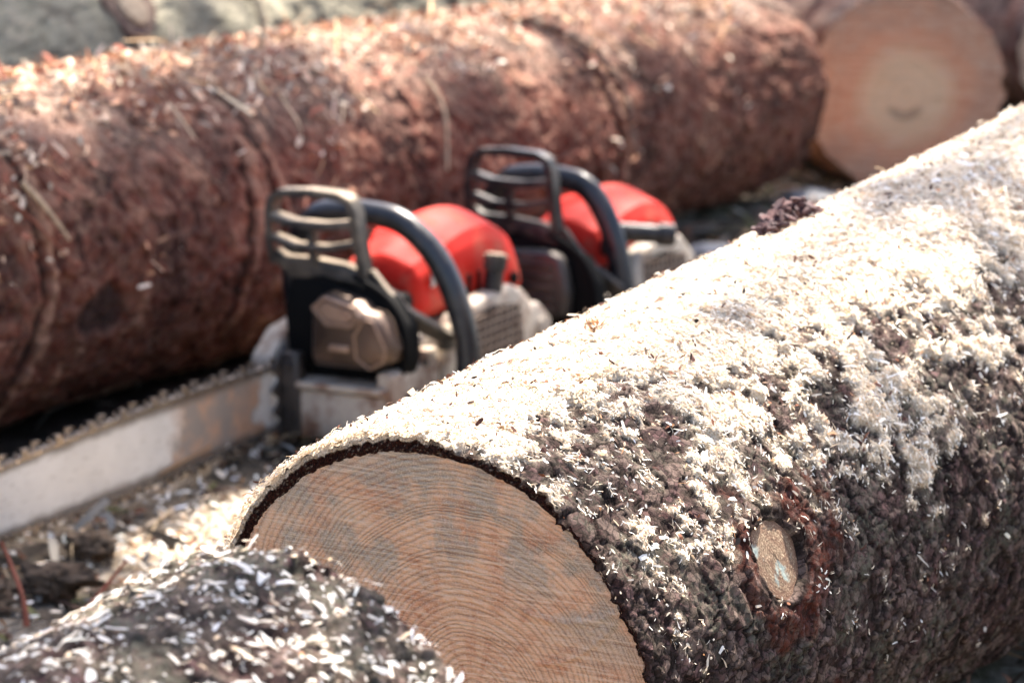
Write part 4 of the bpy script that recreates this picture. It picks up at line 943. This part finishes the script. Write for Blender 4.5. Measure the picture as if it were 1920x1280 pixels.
def rock(name, label, cat, loc, size, mat, seed, rough=.25, freq=2.2, subdiv=4, group=None, rotz=0):
    bm = bmesh.new(); bmesh.ops.create_icosphere(bm, subdivisions=subdiv, radius=1)
    v = np.array([x.co[:] for x in bm.verts]); n = fbm(v*freq+seed*3.1, 5, seed)+(.5*fbm(v*9, 3, seed) if rough > .6 else 0); f1, f2, _ = worley(v*1.3+seed, seed)
    for x, k, g in zip(bm.verts, n, f1): x.co = x.co*(1+rough*k-.2*(g-.5))
    bmesh.ops.scale(bm, vec=size, verts=bm.verts); me = bpy.data.meshes.new(name); bm.to_mesh(me); bm.free()
    for q_ in me.polygons: q_.use_smooth = True
    me.materials.append(M[mat]); o = bpy.data.objects.new(name, me); COL.objects.link(o); o.location = loc; o.rotation_euler = (0, 0, rotz)
    return tag(o, label, cat, group)
rock('stone', 'flat blue-grey stone on the ground below the round orange cut end', 'stone', (.44, 5.38, -.002), (.06, .05, .016), 'stone', 3, .6, group='stones on the ground')
rock('stone', 'small pale rounded stone right below the round orange cut end', 'stone', (.535, 5.42, .010), (.022, .02, .014), 'badge', 5, group='stones on the ground')
rock('stone', 'grey stone on the ground between the farther saw and the sawdust ridge', 'stone', (.27, 4.98, -.002), (.05, .04, .02), 'stone', 8, group='stones on the ground')
rock('moss_clump', 'larger brown mossy clump on the ground at lower left', 'moss clump', (-.425, 3.43, .004), (.034, .026, .015), 'moss', 11, .9, group='brown mossy clumps')
rock('moss_clump', 'smaller ochre mossy clump nearer the guide bar', 'moss clump', (-.405, 3.56, .004), (.024, .020, .012), 'moss', 13, .9, group='brown mossy clumps')
rock('moss_clump', 'low dark mossy clump by the lower left picture edge', 'moss clump', (-.50, 3.40, .0), (.036, .040, .012), 'moss', 15, .9, group='brown mossy clumps')

# torn bark lump resting on the big log
def bark_lump():
    base = surf_pt(NEAR, .665, 106, .004); rgb = np.random.default_rng(77); mb = MB()
    ax = Vector(NEAR.a)
    for k in range(70):
        u = rgb.uniform(-1, 1); t_ = rgb.normal()*.30
        pt = Vector(base)+ax*(u*.050)+Vector(NEAR.w)*(t_*.016)+Vector((0, 0, 1))*(abs(rgb.normal())*.0075*(1-abs(u))+.003+.006*(1-u*u))
        s = rgb.uniform(.005, .011); pts = [(s*math.cos(a)*rgb.uniform(.6, 1.25), s*.7*math.sin(a)*rgb.uniform(.6, 1.25)) for a in np.linspace(0, 2*math.pi, 7, endpoint=False)]
        b2 = MB(); b2.prism(pts, -.0014, .0014, 'z', .0005, 1)
        me = bpy.data.meshes.new('t'); b2.bm.to_mesh(me); b2.bm.free()
        me.transform(Matrix.Translation(pt) @ Matrix.Rotation(rgb.uniform(0, 6.3), 4, 'Z') @ Matrix.Rotation(rgb.normal()*.8, 4, 'X') @ Matrix.Rotation(rgb.normal()*.6, 4, 'Y'))
        mb.bm.from_mesh(me); bpy.data.meshes.remove(me)
    o = mb.build('bark_piece', M['lump'], None, smooth=False); o.data.transform(Matrix.Translation(-Vector(base))); o.location = base
    tag(o, 'torn dark purple-brown bark lump lying on the sawdust ridge of the big log', 'bark piece')
M['lump'] = mat_plain('torn_bark', (.050, .020, .022), .75, dirt=(.13, .07, .065), dirt_amt=.9, scale=90, bump=.001)
bark_lump()
def splinters():
    base = surf_pt(NEAR, .29, 99, .004); rgb = np.random.default_rng(5); mb = MB()
    for k in range(16):
        u = Vector(NEAR.a)*rgb.uniform(-.012, .012)+Vector(base); d = Vector((rgb.normal()*.6, rgb.normal()*.5, abs(rgb.normal())*.7+.2)).normalized()*rgb.uniform(.006, .014)
        mb.tube([tuple(u), tuple(u+d*.5+Vector((rgb.normal(), 0, 0))*.001), tuple(u+d)], [.0009, .0007, .0002], 5, res=2)
    o = mb.build('splinter_tuft', M['splint'], None); o.data.transform(Matrix.Translation(-Vector(base))); o.location = base
    tag(o, 'tuft of orange splinters poking up from the sawdust ridge below the nearer saw handle', 'splinters')
M['splint'] = mat_plain('orange_splinter', (.50, .26, .12), .7, dirt=(.25, .10, .05), dirt_amt=.5, scale=200)
splinters()
SUN = Vector((.20, .50, .84)).normalized()
# ------------------------------------------------------------------ unseen tree added beyond the logs; leaf clumps placed to cast shade spots
def build_tree():
    base = np.array([2.5, 8.2, -.02]); root = empty('tree', tuple(base), 'unseen leafy tree added beyond the logs so its crown dapples the sunlight', 'tree')
    rt = np.random.default_rng(91); S_ = np.array(SUN)
    shade = [((.37, 3.17, .40), .11, .5), ((-.28, 4.36, .33), .13, .75), ((-.62, 4.85, .36), .32, .9), ((-.05, 4.70, .34), .06, .4),
             ((-.55, 3.45, .03), .20, .8), ((-.42, 3.85, .03), .13, .7), ((-.22, 1.95, .42), .22, .32), ((-.55, 1.8, .3), .25, .4), ((-.02, 2.32, .38), .07, .6),
              ((.9, 6.0, .2), .3, .9), ((-.03, 4.25, .25), .05, .5), ((.28, 2.72, .27), .07, .35), ((.33, 4.9, .02), .18, .8), ((-.45, 3.1, .0), .2, .6),
             ((.52, 2.62, .2), .10, .6), ((.02, 2.18, .38), .08, .7), ((-.48, 3.75, .02), .14, .9), ((-.38, 4.0, .02), .12, .9), ((-.3, 3.4, .02), .08, .7)]
    C_, Nn = [], []
    for (T, r, dens) in shade:
        dist = rt.uniform(4.2, 5.6); c = np.array(T)+S_*dist; n = int(dens*2.3*math.pi*(r+.03)**2/.0016)
        v = rt.normal(size=(n, 3)); v /= np.linalg.norm(v, axis=1)[:, None]; v *= (r+.015)*rt.random(n)[:, None]**.4; C_.append(c+v)
    # loose leaves all through the crown
    n = 420; T = np.stack([rt.uniform(-1.6, 1.8, n), rt.uniform(1.2, 8.0, n), rt.uniform(0, .4, n)], -1)+S_*rt.uniform(4., 6., n)[:, None]; C_.append(T)
    n = 2600; c = base+np.array([.2, .6, 5.6]); v = rt.normal(size=(n, 3)); v /= np.linalg.norm(v, axis=1)[:, None]; C_.append(c+v*np.array([1.6, 1.6, 1.9])*rt.random(n)[:, None]**.4)
    P = np.concatenate(C_); n = len(P); N = rt.normal(size=(n, 3))+S_*1.2; N /= np.linalg.norm(N, axis=1)[:, None]
    cr_ = chips(P, N, .062, .040, pal(n, [(.05, .11, .03), (.08, .14, .04), (.04, .08, .03)], [2, 2, 1], rt), M['litter'], 'crown', .2, .3, 92)
    cr_.data.transform(Matrix.Translation(-Vector(base))); cr_.parent = root
    mb = MB(); mb.tube([(0, 0, -.1), (.05, .05, 1.5), (.0, .2, 3.2), (.15, .4, 5.0), (.2, .5, 6.8)], [.17, .14, .11, .07, .02], 16); mb.build('trunk', M['redbark'], root)
    for T, r, dens in shade[:14]:
        e = np.array(T)+S_*4.9-base; st_ = np.array([.05, .25, 3.0+.25*(T[1]-3)]); mid = (st_+e)/2+np.array([0, 0, .15])
        mb = MB(); mb.tube([tuple(st_), tuple(mid), tuple(e)], [.03, .016, .005], 8); mb.build('branch', M['redbark'], root)
build_tree()
# ------------------------------------------------------------------ light, camera
el = math.asin(SUN.z); az = math.atan2(SUN.x, SUN.y)
w = bpy.data.worlds.new('World'); SC.world = w; w.use_nodes = True
sky = w.node_tree.nodes.new('ShaderNodeTexSky'); sky.sky_type = 'NISHITA'; sky.sun_disc = False
sky.sun_elevation = el; sky.sun_rotation = az; sky.dust_density = 3.0; sky.air_density = 1.0
bg = w.node_tree.nodes['Background']; w.node_tree.links.new(sky.outputs[0], bg.inputs[0]); bg.inputs[1].default_value = .115
ld = bpy.data.lights.new('sun', 'SUN'); ld.energy = 5; ld.angle = R(.55); ld.color = (1, .93, .82)
lo = bpy.data.objects.new('sun', ld); COL.objects.link(lo); lo.rotation_euler = SUN.to_track_quat('Z', 'Y').to_euler(); lo.location = SUN*10
cd = bpy.data.cameras.new('camera'); cam = bpy.data.objects.new('camera', cd); COL.objects.link(cam); SC.camera = cam
cam.location = (0, 0, 1); cam.rotation_euler = (R(90-12.6), 0, 0); cd.lens = 135; cd.sensor_width = 36; cd.clip_end = 500; cd.clip_start = .05
cd.dof.use_dof = True; cd.dof.focus_distance = 2.62; cd.dof.aperture_fstop = 9.5; cd.dof.aperture_blades = 9
SC.view_settings.view_transform = 'Standard'; SC.view_settings.look = 'None'; SC.view_settings.exposure = 1.88; SC.view_settings.use_white_balance = True; SC.view_settings.white_balance_temperature = 6650; SC.view_settings.white_balance_tint = 13; SC.view_settings.gamma = 1
